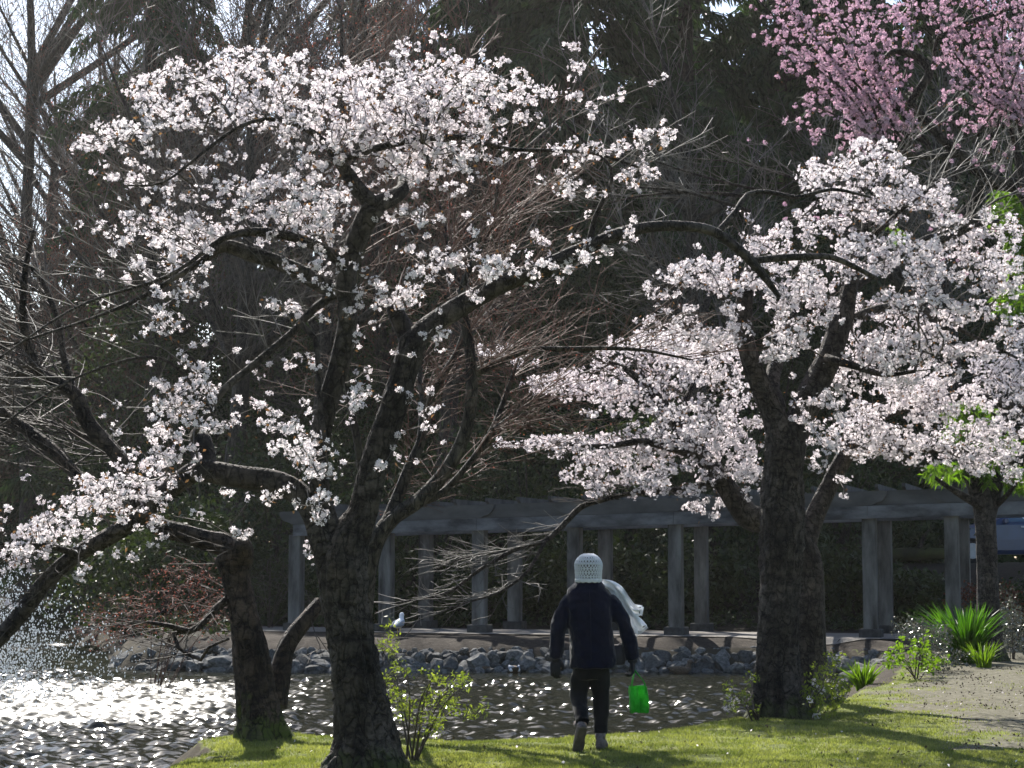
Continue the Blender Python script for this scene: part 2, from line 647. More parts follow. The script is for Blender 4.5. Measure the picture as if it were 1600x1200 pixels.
def woody(root, base, limbs, Y0, barkm, rng, trunk_n=30, flare=.5, names=None, rough=.07):
    """trunk (first entry) and limbs as parts; gives the nodes twigs may start from"""
    L = limbs_to_nodes(limbs, Y0)
    nodes = []
    for i, (P, r) in enumerate(L):
        nm = 'trunk' if i == 0 else 'limb'
        big = r.max() > .07
        limb_mesh(nm, P, r, barkm, root, base, rough if big else rough * .6, trunk_n if i == 0 else (20 if big else 9), (.025 if trunk_n >= 40 and i == 0 else .05) if big else .08,
                  flare if i == 0 else 0, seed=rng.uniform(0, 50))
        D = catmull(P, .12)
        nodes.append(D if i else D[len(D) * 2 // 3:])
    return np.concatenate(nodes)
# ------------------------------------------------------------------ ground, pond, paths
ZW = -0.40
POND = np.array([(-2.55, 14.2), (-3.3, 13.0), (-4.6, 10.5), (-12, 8), (-40, 10), (-62, 40), (-62, 82), (-34, 82), (-21, 80), (-16, 72), (-11.2, 54), (-7.9, 39.2), (-6.9, 35.3),
                 (-4.6, 34.4), (-2.4, 34.2), (0, 34.4), (3, 34.5), (5.6, 34.4), (6.3, 33.2), (6.1, 31.2), (5.35, 28.6), (4.75, 25.2), (3.7, 21.6), (2.6, 19.7), (1.85, 18.5), (1.15, 17.5),
                 (.35, 16.95), (-.4, 16.7), (-1.1, 17.0), (-1.6, 17.15), (-2.0, 17.45), (-2.5, 17.35), (-2.75, 16.7), (-2.45, 15.8), (-2.65, 14.9)])
def sdist(X, Yv):
    """signed distance to the shore: positive on land"""
    x = X.ravel(); y = Yv.ravel()
    d = np.full(x.shape, 1e9); inside = np.zeros(x.shape, bool)
    n = len(POND)
    for i in range(n):
        ax, ay = POND[i]; bx, by = POND[(i + 1) % n]
        ex, ey = bx - ax, by - ay
        t = np.clip(((x - ax) * ex + (y - ay) * ey) / (ex * ex + ey * ey), 0, 1)
        d = np.minimum(d, np.hypot(x - ax - t * ex, y - ay - t * ey))
        c = ((ay > y) != (by > y)) & (x < (bx - ax) * (y - ay) / (by - ay + 1e-12) + ax)
        inside ^= c
    return np.where(inside, -d, d).reshape(X.shape)
def PY(x):
    """distance of the pergola's front row"""
    return 37.6 - .33 * (np.asarray(x, float) + 1.0)
def sstep(a, b, x):
    t = np.clip((x - a) / (b - a), 0, 1)
    return t * t * (3 - 2 * t)
PATHC = np.array([(5.5, 9), (5.2, 13), (5.0, 16), (5.15, 19), (5.6, 23), (7.0, 28), (8.9, 33), (10.5, 37.2)])
def pathd(X, Yv):
    cx = np.interp(Yv, PATHC[:, 1], PATHC[:, 0])
    return np.abs(X - cx)
def vnoise(X, Yv, s, seed=0.0):
    f = np.empty(X.size)
    for i, (a, b) in enumerate(zip(X.ravel(), Yv.ravel())):
        f[i] = mnoise.noise(Vector((a * s + seed, b * s - seed, seed)))
    return f.reshape(X.shape)
def rise(X, Yv):
    """wooded slope behind the pergola up to the road, low rise on the far left"""
    return 1.35 * sstep(2.6, 8.6, Yv - PY(np.clip(X, -9, 14))) * sstep(-14, -9, X)
def height(X, Yv, fine=None):
    d = sdist(X, Yv)
    h = np.where(d > 0, .03 * sstep(0, .6, d), -0.95 * sstep(0, 1.0, -d) - .10 * sstep(0, .08, -d))
    h = h + np.where(d > 0, rise(X, Yv), 0)
    h = h + .12 * sstep(.1, .8, d) * sstep(31, 34.5, Yv) * sstep(-9, -7, X)
    if fine is not None:
        h = h + fine * (d > -.3)
    return h
def hz(x, y):
    return float(height(np.array([[x]], float), np.array([[y]], float))[0, 0])

xs = np.concatenate([np.linspace(-300, -70, 6), np.linspace(-62, -9, 26), np.linspace(-8.5, -4, 16), np.arange(-3.9, 7.5, .11), np.linspace(7.7, 16, 30), np.linspace(17, 60, 14), np.linspace(80, 300, 5)])
ys = np.concatenate([np.linspace(-120, -5, 6), np.linspace(0, 12, 10), np.arange(12.5, 22, .11), np.arange(22.2, 48, .25), np.linspace(49, 120, 36), np.linspace(135, 600, 8)])
GX, GY = np.meshgrid(xs, ys)
nb = vnoise(GX, GY, 1.1, 3.0)
fine = .018 * nb + .014 * vnoise(GX, GY, 4.0, 9.0)
GZ = height(GX, GY, fine)
GD = sdist(GX, GY)
path_m = 1 - sstep(.35, 1.75, pathd(GX, GY) + .8 * nb + .5 * vnoise(GX, GY, 2.7, 5.0))
near_m = sstep(34.0, 32.0, GY)
bed_m = sstep(21.5, 24.5, GY + .5 * nb) * (GD > 0) * sstep(1.0, 1.6, pathd(GX, GY) + .3 * nb) + sstep(33.5, 34.5, GY)
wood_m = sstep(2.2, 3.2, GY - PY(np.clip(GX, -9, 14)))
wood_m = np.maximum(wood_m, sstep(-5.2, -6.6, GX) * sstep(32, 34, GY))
nx, ny = len(xs), len(ys)
ii = np.arange(nx * ny).reshape(ny, nx)
gq = np.stack([ii[:-1, :-1].ravel(), ii[:-1, 1:].ravel(), ii[1:, 1:].ravel(), ii[1:, :-1].ravel()], 1)

def ground_mat():
    m, nt, p, out = newmat('ground_soil_and_turf')
    def attr(n):
        a = nt.nodes.new('ShaderNodeAttribute'); a.attribute_name = n
        return a.outputs['Fac']
    n1 = noise_node(nt, 1.7, 8, .65)
    n2 = noise_node(nt, 14, 8, .7)
    n3 = noise_node(nt, 60, 4, .7)
    turf = ramp(nt, n1, [(.3, (.08, .10, .028)), (.55, (.15, .17, .05)), (.75, (.20, .19, .08))])
    turf = mixc(nt, .6, turf, ramp(nt, n3, [(.3, (.4, .4, .4)), (.7, (1.2, 1.2, 1.1))]), 'MULTIPLY')
    dirt = ramp(nt, n2, [(.3, (.05, .046, .030)), (.5, (.11, .102, .072)), (.72, (.20, .188, .145))])
    mulch = ramp(nt, n2, [(.3, (.016, .012, .009)), (.55, (.04, .032, .025)), (.78, (.11, .095, .075))])
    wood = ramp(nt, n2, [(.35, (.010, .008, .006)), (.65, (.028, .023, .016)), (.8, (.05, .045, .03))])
    def fuzzy(a, lo, hi):
        ad = nt.nodes.new('ShaderNodeMath'); ad.operation = 'MULTIPLY_ADD'
        nt.links.new(n2, ad.inputs[0]); ad.inputs[1].default_value = .8
        s = nt.nodes.new('ShaderNodeMath'); s.operation = 'SUBTRACT'
        nt.links.new(a, s.inputs[0]); s.inputs[1].default_value = .4
        nt.links.new(s.outputs[0], ad.inputs[2])
        return ramp(nt, ad.outputs[0], [(lo, (0, 0, 0)), (hi, (1, 1, 1))])
    c = mixc(nt, fuzzy(attr('path'), .4, .6), turf, dirt)
    c = mixc(nt, fuzzy(attr('bed'), .4, .6), c, mulch)
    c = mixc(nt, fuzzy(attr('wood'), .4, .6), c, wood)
    mud = mixc(nt, fuzzy(attr('mud'), .35, .6), c, (.045, .038, .026))
    nt.links.new(mud, p.inputs['Base Color'])
    p.inputs['Roughness'].default_value = .95
    p.inputs['Specular IOR Level'].default_value = .15
    b = nt.nodes.new('ShaderNodeBump'); b.inputs['Strength'].default_value = .8; b.inputs['Distance'].default_value = .03
    nt.links.new(n2, b.inputs['Height']); nt.links.new(b.outputs[0], p.inputs['Normal'])
    return m
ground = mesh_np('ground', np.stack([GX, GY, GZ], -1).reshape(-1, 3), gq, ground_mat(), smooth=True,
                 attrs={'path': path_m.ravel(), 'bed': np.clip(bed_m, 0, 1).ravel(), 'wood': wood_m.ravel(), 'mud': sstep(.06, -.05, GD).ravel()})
kind(ground, 'structure')

# pond: real wavelets over the open water in front, finer relief in the material farther out
def water_mat():
    m, nt, p, out = newmat('pond_water')
    p.inputs['Base Color'].default_value = (.016, .017, .012, 1)
    p.inputs['IOR'].default_value = 1.33
    at = nt.nodes.new('ShaderNodeAttribute'); at.attribute_name = 'ruffle'
    mr = nt.nodes.new('ShaderNodeMapRange')
    mr.inputs[3].default_value = .085; mr.inputs[4].default_value = .42
    nt.links.new(at.outputs['Fac'], mr.inputs[0])
    nt.links.new(mr.outputs[0], p.inputs['Roughness'])
    fr = nt.nodes.new('ShaderNodeAttribute'); fr.attribute_name = 'far'
    a = noise_node(nt, 2.2, 4, .6, (1, .8, 1))
    b = nt.nodes.new('ShaderNodeBump'); b.inputs['Distance'].default_value = .22
    nt.links.new(fr.outputs['Fac'], b.inputs['Strength'])
    nt.links.new(a, b.inputs['Height'])
    nt.links.new(b.outputs[0], p.inputs['Normal'])
    return m
def build_water():
    rng = np.random.default_rng(2)
    wx = np.concatenate([np.linspace(-64, -26, 12), np.arange(-25.5, -9.3, .11), np.arange(-9.2, 6.8, .03)])
    wy = np.concatenate([np.linspace(7, 16, 12), np.arange(16.2, 35.2, .035), np.arange(35.3, 84, .3)])
    WX, WY = np.meshgrid(wx, wy)
    Z = np.zeros(WX.shape)
    fz = sstep(33, 37, WY)
    for k in range(72):
        far_set = k >= 54
        lam = (.7 * 3.2 ** rng.uniform()) if far_set else .10 * (.52 / .10) ** rng.uniform(0, 1)
        a = rng.normal(math.pi / 2 + .25, 1.05)
        amp = (.0135 if far_set else .0128) * lam ** .97
        kx, ky = math.cos(a) * 2 * math.pi / lam, math.sin(a) * 2 * math.pi / lam
        ph = rng.uniform(0, 6.28)
        q = kx * WX + ky * WY + ph + .8 * np.sin(WX * rng.uniform(.3, .9) + WY * rng.uniform(.2, .7) + ph)
        Z += amp * (np.sin(q) + .2 * np.sin(2 * q)) * (fz if far_set else 1 - fz)
    gust = .80 + .20 * np.sin(WX * .5 + 1.2 * np.sin(WY * .6)) * np.sin(WY * .75 + .5 * np.sin(WX * .45))
    calm = np.maximum(sstep(34.0, 31.0, WY), sstep(-6.0, -8.0, WX))
    Z = ZW + Z * gust * np.maximum(calm, .25)
    ruf = sstep(21.5, 25.5, WY) * sstep(32.5, 29.0, WY) * sstep(-2.6, -5.0, WX)
    far = WX * 0
    ww, wh = len(wx), len(wy)
    ii = np.arange(ww * wh).reshape(wh, ww)
    wq = np.stack([ii[:-1, :-1].ravel(), ii[:-1, 1:].ravel(), ii[1:, 1:].ravel(), ii[1:, :-1].ravel()], 1)
    cen = np.stack([WX, WY], -1).reshape(-1, 2)[wq].mean(1)
    # open water only, and no fine cells where the frame never looks
    k = np.ones(len(cen), bool)
    k &= ~((cen[:, 0] > cen[:, 1] * .32 + 1))
    cen, wq = cen[k], wq[k]
    wq = wq[sdist(cen[:, :1], cen[:, 1:])[:, 0] < .35]
    used = np.unique(wq)
    mp = np.full(ww * wh, -1); mp[used] = np.arange(len(used))
    V = np.stack([WX, WY, Z], -1).reshape(-1, 3)[used]
    kind(mesh_np('pond_water', V, mp[wq], water_mat(), smooth=True, attrs={'ruffle': ruf.ravel()[used], 'far': far.ravel()[used]}), 'structure')
build_water()

# far walk in front of the pergola
fx = np.linspace(-7.2, 11.5, 90); fy = np.linspace(0, 1, 6)
FX, FY = np.meshgrid(fx, fy)
FYY = PY(FX) - .72 + .12 * vnoise(FX, FX * 0, .5, 2) + FY * (2.6 + .18 * vnoise(FX, FX * 0, .6, 7))
FZ = height(FX, FYY) + .02
ii = np.arange(FX.size).reshape(FX.shape)
fq = np.stack([ii[:-1, :-1].ravel(), ii[:-1, 1:].ravel(), ii[1:, 1:].ravel(), ii[1:, :-1].ravel()], 1)
m_walk = M('gravel_walk', (.13, .12, .105), (.24, .22, .20), 9, .95, .6, 40)
kind(mesh_np('gravel_walk', np.stack([FX, FYY, FZ], -1).reshape(-1, 3), fq, m_walk, smooth=True), 'structure')

# mown turf: blades on the near bank
def build_turf():
    rng = np.random.default_rng(11)
    n = 420000
    Y = 13.6 + 15 * rng.uniform(0, 1, n) ** 1.5
    X = rng.uniform(-3.0, 1, n) * 0 + (-.29 * Y + rng.uniform(0, 1, n) * .58 * Y)
    d = sdist(X, Y)
    nb_ = np.interp(X, xs, np.arange(len(xs))); 
    # clump noise from a coarse grid
    gx = np.linspace(-9, 9, 140); gy = np.linspace(13, 29, 130)
    AX, AY = np.meshgrid(gx, gy)
    N1 = vnoise(AX, AY, 1.1, 3.0); N2 = vnoise(AX, AY, 3.1, 21.0)
    ix = np.clip(((X + 9) / 18 * 139).astype(int), 0, 139); iy = np.clip(((Y - 13) / 16 * 129).astype(int), 0, 129)
    n1, n2 = N1[iy, ix], N2[iy, ix]
    pm = 1 - sstep(.35, 1.75, pathd(X, Y) + .8 * n1 + .3 * n2)
    bm = sstep(21.5, 24.5, Y + .5 * n1) * sstep(1.0, 1.6, pathd(X, Y) + .3 * n1)
    keep = (d > .03) & (rng.uniform(size=n) > np.clip(pm * .98 + bm * 1.3 + .85 * np.clip(-n2, 0, 1) * 1.6, 0, .995))
    X, Y, n2, pm = X[keep], Y[keep], n2[keep], pm[keep]
    n = len(X)
    xi = np.clip(np.searchsorted(xs, X), 1, nx - 1); yi = np.clip(np.searchsorted(ys, Y), 1, ny - 1)
    tx = (X - xs[xi - 1]) / (xs[xi] - xs[xi - 1]); ty = (Y - ys[yi - 1]) / (ys[yi] - ys[yi - 1])
    Z = (GZ[yi - 1, xi - 1] * (1 - tx) + GZ[yi - 1, xi] * tx) * (1 - ty) + (GZ[yi, xi - 1] * (1 - tx) + GZ[yi, xi] * tx) * ty
    h = (.014 + .013 * rng.uniform(size=n)) * (1 + .7 * n2) * (1 - .35 * pm)
    a = rng.uniform(0, 2 * math.pi, n)
    w = .0035 + .002 * rng.uniform(size=n)
    lean = rng.normal(0, .5, (n, 2)) * h[:, None]
    V = np.stack([np.stack([X - np.cos(a) * w, Y - np.sin(a) * w, Z - .004], 1), np.stack([X + np.cos(a) * w, Y + np.sin(a) * w, Z - .004], 1),
                  np.stack([X + lean[:, 0], Y + lean[:, 1], Z + h], 1)], 1)
    gm = M('grass_blade', (.10, .135, .035), (.30, .31, .12), 2.2, .6, trans=.5, tcol=(1.2, 1.25, .6), island=.35)
    kind(mesh_np('grass', V.reshape(-1, 3), np.arange(n * 3).reshape(-1, 3), gm), 'stuff')
build_turf()
# ------------------------------------------------------------------ pergola
def prism(mb, poly, org, du, dv, thick):
    """outline poly (u,z) in the plane org + u*du + z*up, thickness along dv"""
    poly = np.asarray(poly, float); n = len(poly)
    du = np.asarray(du, float); dv = np.asarray(dv, float)
    a = np.asarray(org) + poly[:, :1] * du + poly[:, 1:] * np.array([0, 0, 1.0])
    r = [a - dv * thick / 2, a + dv * thick / 2]
    return mb.loft(r)

m_timber = M('weathered_timber', (.035, .034, .032), (.18, .176, .166), 4.5, .85, .5, 14, stretch=(1, 1, .25), spec=.2)
m_timber2 = M('weathered_beam_timber', (.04, .041, .044), (.185, .187, .195), 3.6, .85, .5, 12, stretch=(.25, 1, 1), spec=.2)
m_timber3 = M('dark_scroll_timber', (.04, .04, .04), (.11, .108, .105), 2.2, .85, .5, 12, stretch=(.25, 1, 1), spec=.2)
m_plinth = M('dark_concrete', (.03, .03, .03), (.07, .07, .067), 9, .95, .5)
DU = np.array([1, -.33, 0]); DU = DU / np.linalg.norm(DU)
DV = np.array([.33, 1, 0]); DV = DV / np.linalg.norm(DV)
RZ = math.atan2(DU[1], DU[0])
def build_pergola():
    pxs = [465, 605, 750, 898, 1055, 1205, 1357, 1485, 1625, 1775]
    root = thing('pergola', 'long grey timber pergola on square posts along the far bank of the pond', 'pergola', (0, 37.3, 0))
    base = (0, 37.3, 0)
    pts = []
    for px in pxs:
        k = (px - 800) / F
        x = k * (37.6 - .33) / (1 + .33 * k)
        y = float(PY(x))
        pts.append((x, y, hz(x, y), np.interp(px, [465, 1485, 1775], [838, 807, 800])))
    tops = []
    for i, (x, y, z, ptop) in enumerate(pts):
        zt = CAMZ + (877 - ptop) / F * y
        tops.append(zt)
        for row in (0, 1):
            ox, oy = DV[:2] * 2.2 * row
            zg = hz(x + ox, y + oy)
            h = zt + .02 - zg - .14
            MB().box((x + ox, y + oy, zg + .14 + h / 2), (.125, .125, h / 2), RZ, .012).build('post', m_timber, root, base=base)
            MB().box((x + ox, y + oy, zg + .06), (.20, .20, .11), RZ, .015).build('plinth', m_plinth, root, base=base)
    for row in (0, 1):
        off = DV * 2.2 * row
        for i in range(len(pts) - 1):
            a = np.array([pts[i][0], pts[i][1], tops[i]]) + off
            b = np.array([pts[i + 1][0], pts[i + 1][1], tops[i + 1]]) + off
            L = np.linalg.norm(b - a)
            d = (b - a) / L
            # two lower boards clasp the posts, one scroll-ended board rides on top of them
            for s in (-1, 1):
                mb = MB()
                prism(mb, [(.004, 0), (L - .004, 0), (L - .004, .23), (.004, .23)], a + DV * s * .165 + np.array([0, 0, -.0 + .001 * s]), d, DV, .07)
                mb.build('beam', m_timber2, root, base=base)
            e = .34
            q = [(-e, .50), (-e, .42)]
            q += [(-e + .16 - .16 * math.cos(t) + .02, .42 - .13 * math.sin(t)) for t in np.linspace(.2, 1.5, 5)]
            q += [(-e + .26, .245), (L + e - .26, .245)]
            q += [(L + e - .02 - .16 + .16 * math.cos(t), .42 - .13 * math.sin(t)) for t in np.linspace(1.5, .2, 5)]
            q += [(L + e, .42), (L + e, .50)]
            mb = MB()
            prism(mb, q[::-1], a + DV * ((-.145 if i % 2 else -.075) if row == 0 else .0 + (.075 if i % 2 else .145)), d, DV, .06)
            mb.build('scroll_beam', m_timber3, root, base=base)
    # cross rafters
    k = 0
    for i in range(len(pts) - 1):
        for t in (.12, .45, .78):
            a = np.array([pts[i][0], pts[i][1], tops[i]]) * (1 - t) + np.array([pts[i + 1][0], pts[i + 1][1], tops[i + 1]]) * t
            mb = MB()
            prism(mb, [(-.28, .62), (-.28, .56), (-.16, .502), (2.36, .502), (2.48, .56), (2.48, .62)][::-1], a, DV, DU, .06)
            mb.build('rafter', m_timber3, root, base=base)
build_pergola()

# ------------------------------------------------------------------ stones of the far bank
m_stone = M('bank_stone', (.045, .046, .046), (.21, .21, .20), 2.6, .9, .7, 18, island=0, spec=.2)
m_stone2 = M('bank_stone_dark', (.03, .032, .032), (.11, .11, .105), 4, .9, .7, 18, spec=.2)
def stone_meshes():
    import bmesh
    out = []
    for k in range(9):
        bm = bmesh.new()
        bmesh.ops.create_icosphere(bm, subdivisions=2, radius=1.0)
        for v in bm.verts:
            p = v.co.copy()
            f = 1 + .5 * mnoise.noise(p * .9 + Vector((k * 7.1, 0, 3))) + .26 * mnoise.noise(p * 2.3 + Vector((0, k * 5.3, 0)))
            v.co = p * f
        # a few cut faces make it angular
        rr = random.Random(k)
        for q in range(6):
            n = Vector((rr.uniform(-1, 1), rr.uniform(-1, 1), rr.uniform(-.7, 1))).normalized()
            h = rr.uniform(.55, .8)
            for v in bm.verts:
                dd = v.co.dot(n) - h
                if dd > 0: v.co -= n * dd * .9
        me = bpy.data.meshes.new('stone')
        bm.to_mesh(me); bm.free()
        me.materials.append(m_stone if k % 3 else m_stone2)
        out.append(me)
    return out
STONES = stone_meshes()
def put_stone(root, base, p, s, rng, name='stone'):
    o = bpy.data.objects.new(name, STONES[rng.integers(0, len(STONES))])
    COL.objects.link(o)
    o.parent = root
    o.location = np.asarray(p) - np.asarray(base)
    o.scale = s
    o.rotation_euler = (rng.uniform(-.5, .5), rng.uniform(-.5, .5), rng.uniform(0, 6.28))
    return o
def build_bank():
    rng = np.random.default_rng(4)
    base = (0, 34.5, ZW)
    root = thing('stone_bank', 'low bank of piled grey stones between the pond and the pergola walk', 'stone bank', base)
    line = np.array([(-7.0, 36.6), (-6.6, 35.4), (-4.6, 34.4), (-2.4, 34.2), (0, 34.4), (3, 34.5), (5.6, 34.4), (6.3, 33.2), (6.1, 31.2), (5.5, 29.2)])
    D = catmull(line, .05)
    s = np.concatenate([[0], np.cumsum(np.linalg.norm(np.diff(D, axis=0), axis=1))])
    for course, (zc, inn, smin, smax) in enumerate([(-.43, -.46, .10, .20), (-.30, -.33, .10, .25), (-.18, -.16, .09, .18), (-.08, .02, .05, .12)]):
        u = rng.uniform(0, .2)
        while u < s[-1]:
            sz = rng.uniform(smin, smax)
            i = min(len(D) - 2, int(np.searchsorted(s, u)))
            t = D[min(i + 1, len(D) - 1)] - D[max(i - 1, 0)]; t /= np.linalg.norm(t) + 1e-9
            nrm = np.array([-t[1], t[0]])          # towards the land on the far side
            p = D[i] + nrm * (inn + rng.uniform(-.05, .05))
            put_stone(root, base, (p[0], p[1], zc + rng.uniform(-.04, .05)), (sz * rng.uniform(.9, 1.7), sz, sz * rng.uniform(.6, 1.05)), rng)
            u += sz * (1.3 if course < 4 else rng.uniform(2.2, 5))
build_bank()

# mossy stones and roots at the tip of the near bank
m_mossrock = M('mossy_stone', (.05, .05, .04), (.13, .14, .05), 5, .95, .6, 22)
for px, py, s in ((331, 1186, .16), (352, 1178, .11), (305, 1196, .12)):
    rng = np.random.default_rng(px)
    p = G(px, py, 0.0)
    o = bpy.data.objects.new('stone', STONES[px % 9].copy()); COL.objects.link(o)
    o.data.materials.clear(); o.data.materials.append(m_mossrock)
    o.location = (p[0], p[1], -.06); o.scale = (s * 1.3, s, s * .6); o.rotation_euler = (.2, .1, px)
    tag(o, {331: 'biggest mossy stone at the tip of the near bank below the pollarded tree', 352: 'smaller mossy stone at the foot of the pollarded tree, right of the biggest one',
            305: 'flat mossy stone at the very bottom edge of the near bank'}[px], 'stone', 'mossy stones on the near bank')

# ------------------------------------------------------------------ parked car on the road behind
def build_car():
    Yc = 47.0
    x0 = (1452 - 800) / F * Yc
    zg = hz(x0 + 2, Yc)
    root = thing('parked_car', 'dark blue car parked behind the pergola with a white notice in its window', 'car', (x0, Yc, zg))
    paint = M('dark_blue_paint', (.012, .035, .10), (.016, .045, .13), 4, .28, spec=.6)
    glass = M('tinted_glass', (.05, .09, .14), (.06, .11, .17), 2, .08, spec=.8)
    rub = M('tyre_rubber', (.015, .015, .015), (.03, .03, .03), 30, .85)
    rimm = M('wheel_alloy', (.35, .35, .36), (.5, .5, .5), 10, .35)
    lamp = M('lamp_lens', (.6, .6, .6), (.8, .8, .8), 10, .12, spec=.8)
    white = M('white_paper', (.75, .76, .78), (.82, .83, .85), 10, .7)
    st = [(0.0, .38, .62, .66, .70), (.06, .28, .70, .76, .78), (.5, .24, .80, .86, .82), (1.15, .22, .90, .96, .84), (1.30, .22, .92, 1.0, .80), (1.95, .22, .93, 1.42, .62), (2.4, .22, .94, 1.47, .60),
          (3.3, .22, .95, 1.46, .60), (3.85, .22, .95, 1.36, .60), (4.15, .24, .95, 1.02, .72), (4.3, .34, .80, .86, .76)]
    rings = []
    for u, zl, zb, zt, wt in st:
        w = .84 if .3 < u < 4.1 else .76
        rings.append(np.array([(u, -w + .05, zl), (u, -w, zl + .1), (u, -w, (zl + zb) / 2), (u, -w + .02, zb), (u, -wt - .04, zt - .05), (u, -wt + .06, zt),
                               (u, wt - .06, zt), (u, wt + .04, zt - .05), (u, w - .02, zb), (u, w, (zl + zb) / 2), (u, w, zl + .1), (u, w - .05, zl)]))
    b = MB().loft(rings).build('body', paint, root, False)
    for s in (-1, 1):
        def side(poly, name, mat, eps=.012, par=root):
            mb = MB()
            V = []
            for u, z in poly:
                t = (z - .95) / (1.42 - .95)
                V.append((u, s * (.822 - t * .185 + eps), z))
            V = np.array(V); V2 = V - np.array([0, s * .01, 0])
            mb.loft([V, V2] if s > 0 else [V2, V])
            return mb.build(name, mat, par)
        wf = side([(1.62, 1.0), (2.42, 1.0), (2.42, 1.36), (2.02, 1.36)], 'window', glass)
        side([(2.50, 1.0), (3.32, 1.0), (3.30, 1.36), (2.50, 1.37)], 'window', glass)
        side([(3.40, 1.0), (3.92, 1.02), (3.72, 1.33), (3.38, 1.36)], 'window', glass)
        side([(2.0, .86), (2.16, .86), (2.16, .90), (2.0, .90)], 'door_handle', rimm, .02)
        if s < 0:
            side([(2.06, 1.10), (2.13, 1.04), (2.17, 1.10), (2.30, 1.12), (2.30, 1.31), (2.04, 1.31)], 'notice', white, .018, wf)
        MB().box((1.62, s * .93, 1.02), (.06, .09, .06), 0, .02).build('mirror', paint, root)
        MB().box((.10, s * .58, .66), (.10, .14, .06), 0, .025).build('headlight', lamp, root)
        for u in (.82, 3.45):
            tw = MB(); aa = np.array([(u, s * .62, .30), (u, s * .84, .30)])
            t_ = tw.tube(aa, .31, 24).build('wheel', rub, root, False)
            MB().tube(np.array([(u, s * .80, .30), (u, s * .855, .30)]), .19, 20).build('rim', rimm, t_, False)
    MB().box((-.03, 0, .42), (.06, .74, .11), 0, .03).build('bumper', rub, root)
    V = []
    mb = MB(); mb.loft([np.array([(1.345, -.68, 1.02), (1.345, .68, 1.02), (1.90, .56, 1.395), (1.90, -.56, 1.395)]), np.array([(1.325, -.68, 1.04), (1.325, .68, 1.04), (1.88, .56, 1.415), (1.88, -.56, 1.415)])])
    mb.build('windscreen', glass, root)
build_car()
kind(MB().box((22, 48.2, 1.36), (18, 2.6, .012), 0, .004).build('road', M('asphalt', (.035, .035, .036), (.06, .06, .06), 20, .9, .3)), 'structure')
# ------------------------------------------------------------------ the walker
def srings(spec, n=28, p=2.4):
    """super-ellipse rings from (z, cx, cy, rx, ry)"""
    a = np.arange(n) * 2 * math.pi / n
    c, s = np.cos(a), np.sin(a)
    c = np.sign(c) * np.abs(c) ** (2 / p); s = np.sign(s) * np.abs(s) ** (2 / p)
    return [np.stack([cx + rx * c, cyy + ry * s, np.full(n, z)], 1) for z, cx, cyy, rx, ry in spec]

def cloth_noise(ob, amp, sc, seed=0, zs=.5):
    me = ob.data
    n = len(me.vertices)
    co = np.empty(n * 3, np.float32); me.vertices.foreach_get('co', co); co = co.reshape(-1, 3)
    no = np.empty(n * 3, np.float32); me.vertices.foreach_get('normal', no); no = no.reshape(-1, 3)
    d = np.array([mnoise.noise(Vector((p[0] * sc + seed, p[1] * sc, p[2] * sc * zs))) + .6 * mnoise.noise(Vector((p[0] * sc * 2.3, p[1] * sc * 2.3 + seed, p[2] * sc * 1.6 + p[0] * 5))) for p in co])
    me.vertices.foreach_set('co', (co + no * (amp * d)[:, None]).ravel().astype(np.float32))
    me.update()

def hand(mb, wrist, dirv, palmn, thumb_side, curl=.5, sc=1.0):
    """palm, four unequal bent fingers and a thumb"""
    d = np.array(dirv, float); d /= np.linalg.norm(d)
    nn = np.array(palmn, float); nn -= d * np.dot(nn, d); nn /= np.linalg.norm(nn)
    s = np.cross(d, nn) * thumb_side
    w = np.array(wrist, float)
    mb.loft([np.stack([w + d * u + s * hw * math.cos(t) + nn * th * math.sin(t) for t in np.arange(12) * math.pi / 6]) for u, hw, th in
             ((-.03, .026, .02), (.01, .032, .02), (.05, .041, .017), (.085, .041, .014), (.095, .036, .011))])
    for k, (o, ln) in enumerate(((.030, .068), (.010, .078), (-.011, .072), (-.030, .056))):
        p = w + d * .075 + s * o
        pts = [p]
        a = 0
        for seg in (.025, ln * .42, ln * .32, ln * .3):
            p = p + (d * math.cos(a) + nn * math.sin(a)) * seg
            pts.append(p); a += curl
        mb.tube(catmull(pts, .012), np.linspace(.0105, .0075, len(catmull(pts, .012))), 8)
    p = w + d * .022 + s * .03
    pts = [p, p + d * .025 + s * .022 + nn * .006, p + d * .05 + s * .026 + nn * .018, p + d * .072 + s * .018 + nn * .03]
    mb.tube(catmull(pts, .012), np.linspace(.014, .009, len(catmull(pts, .012))), 8)

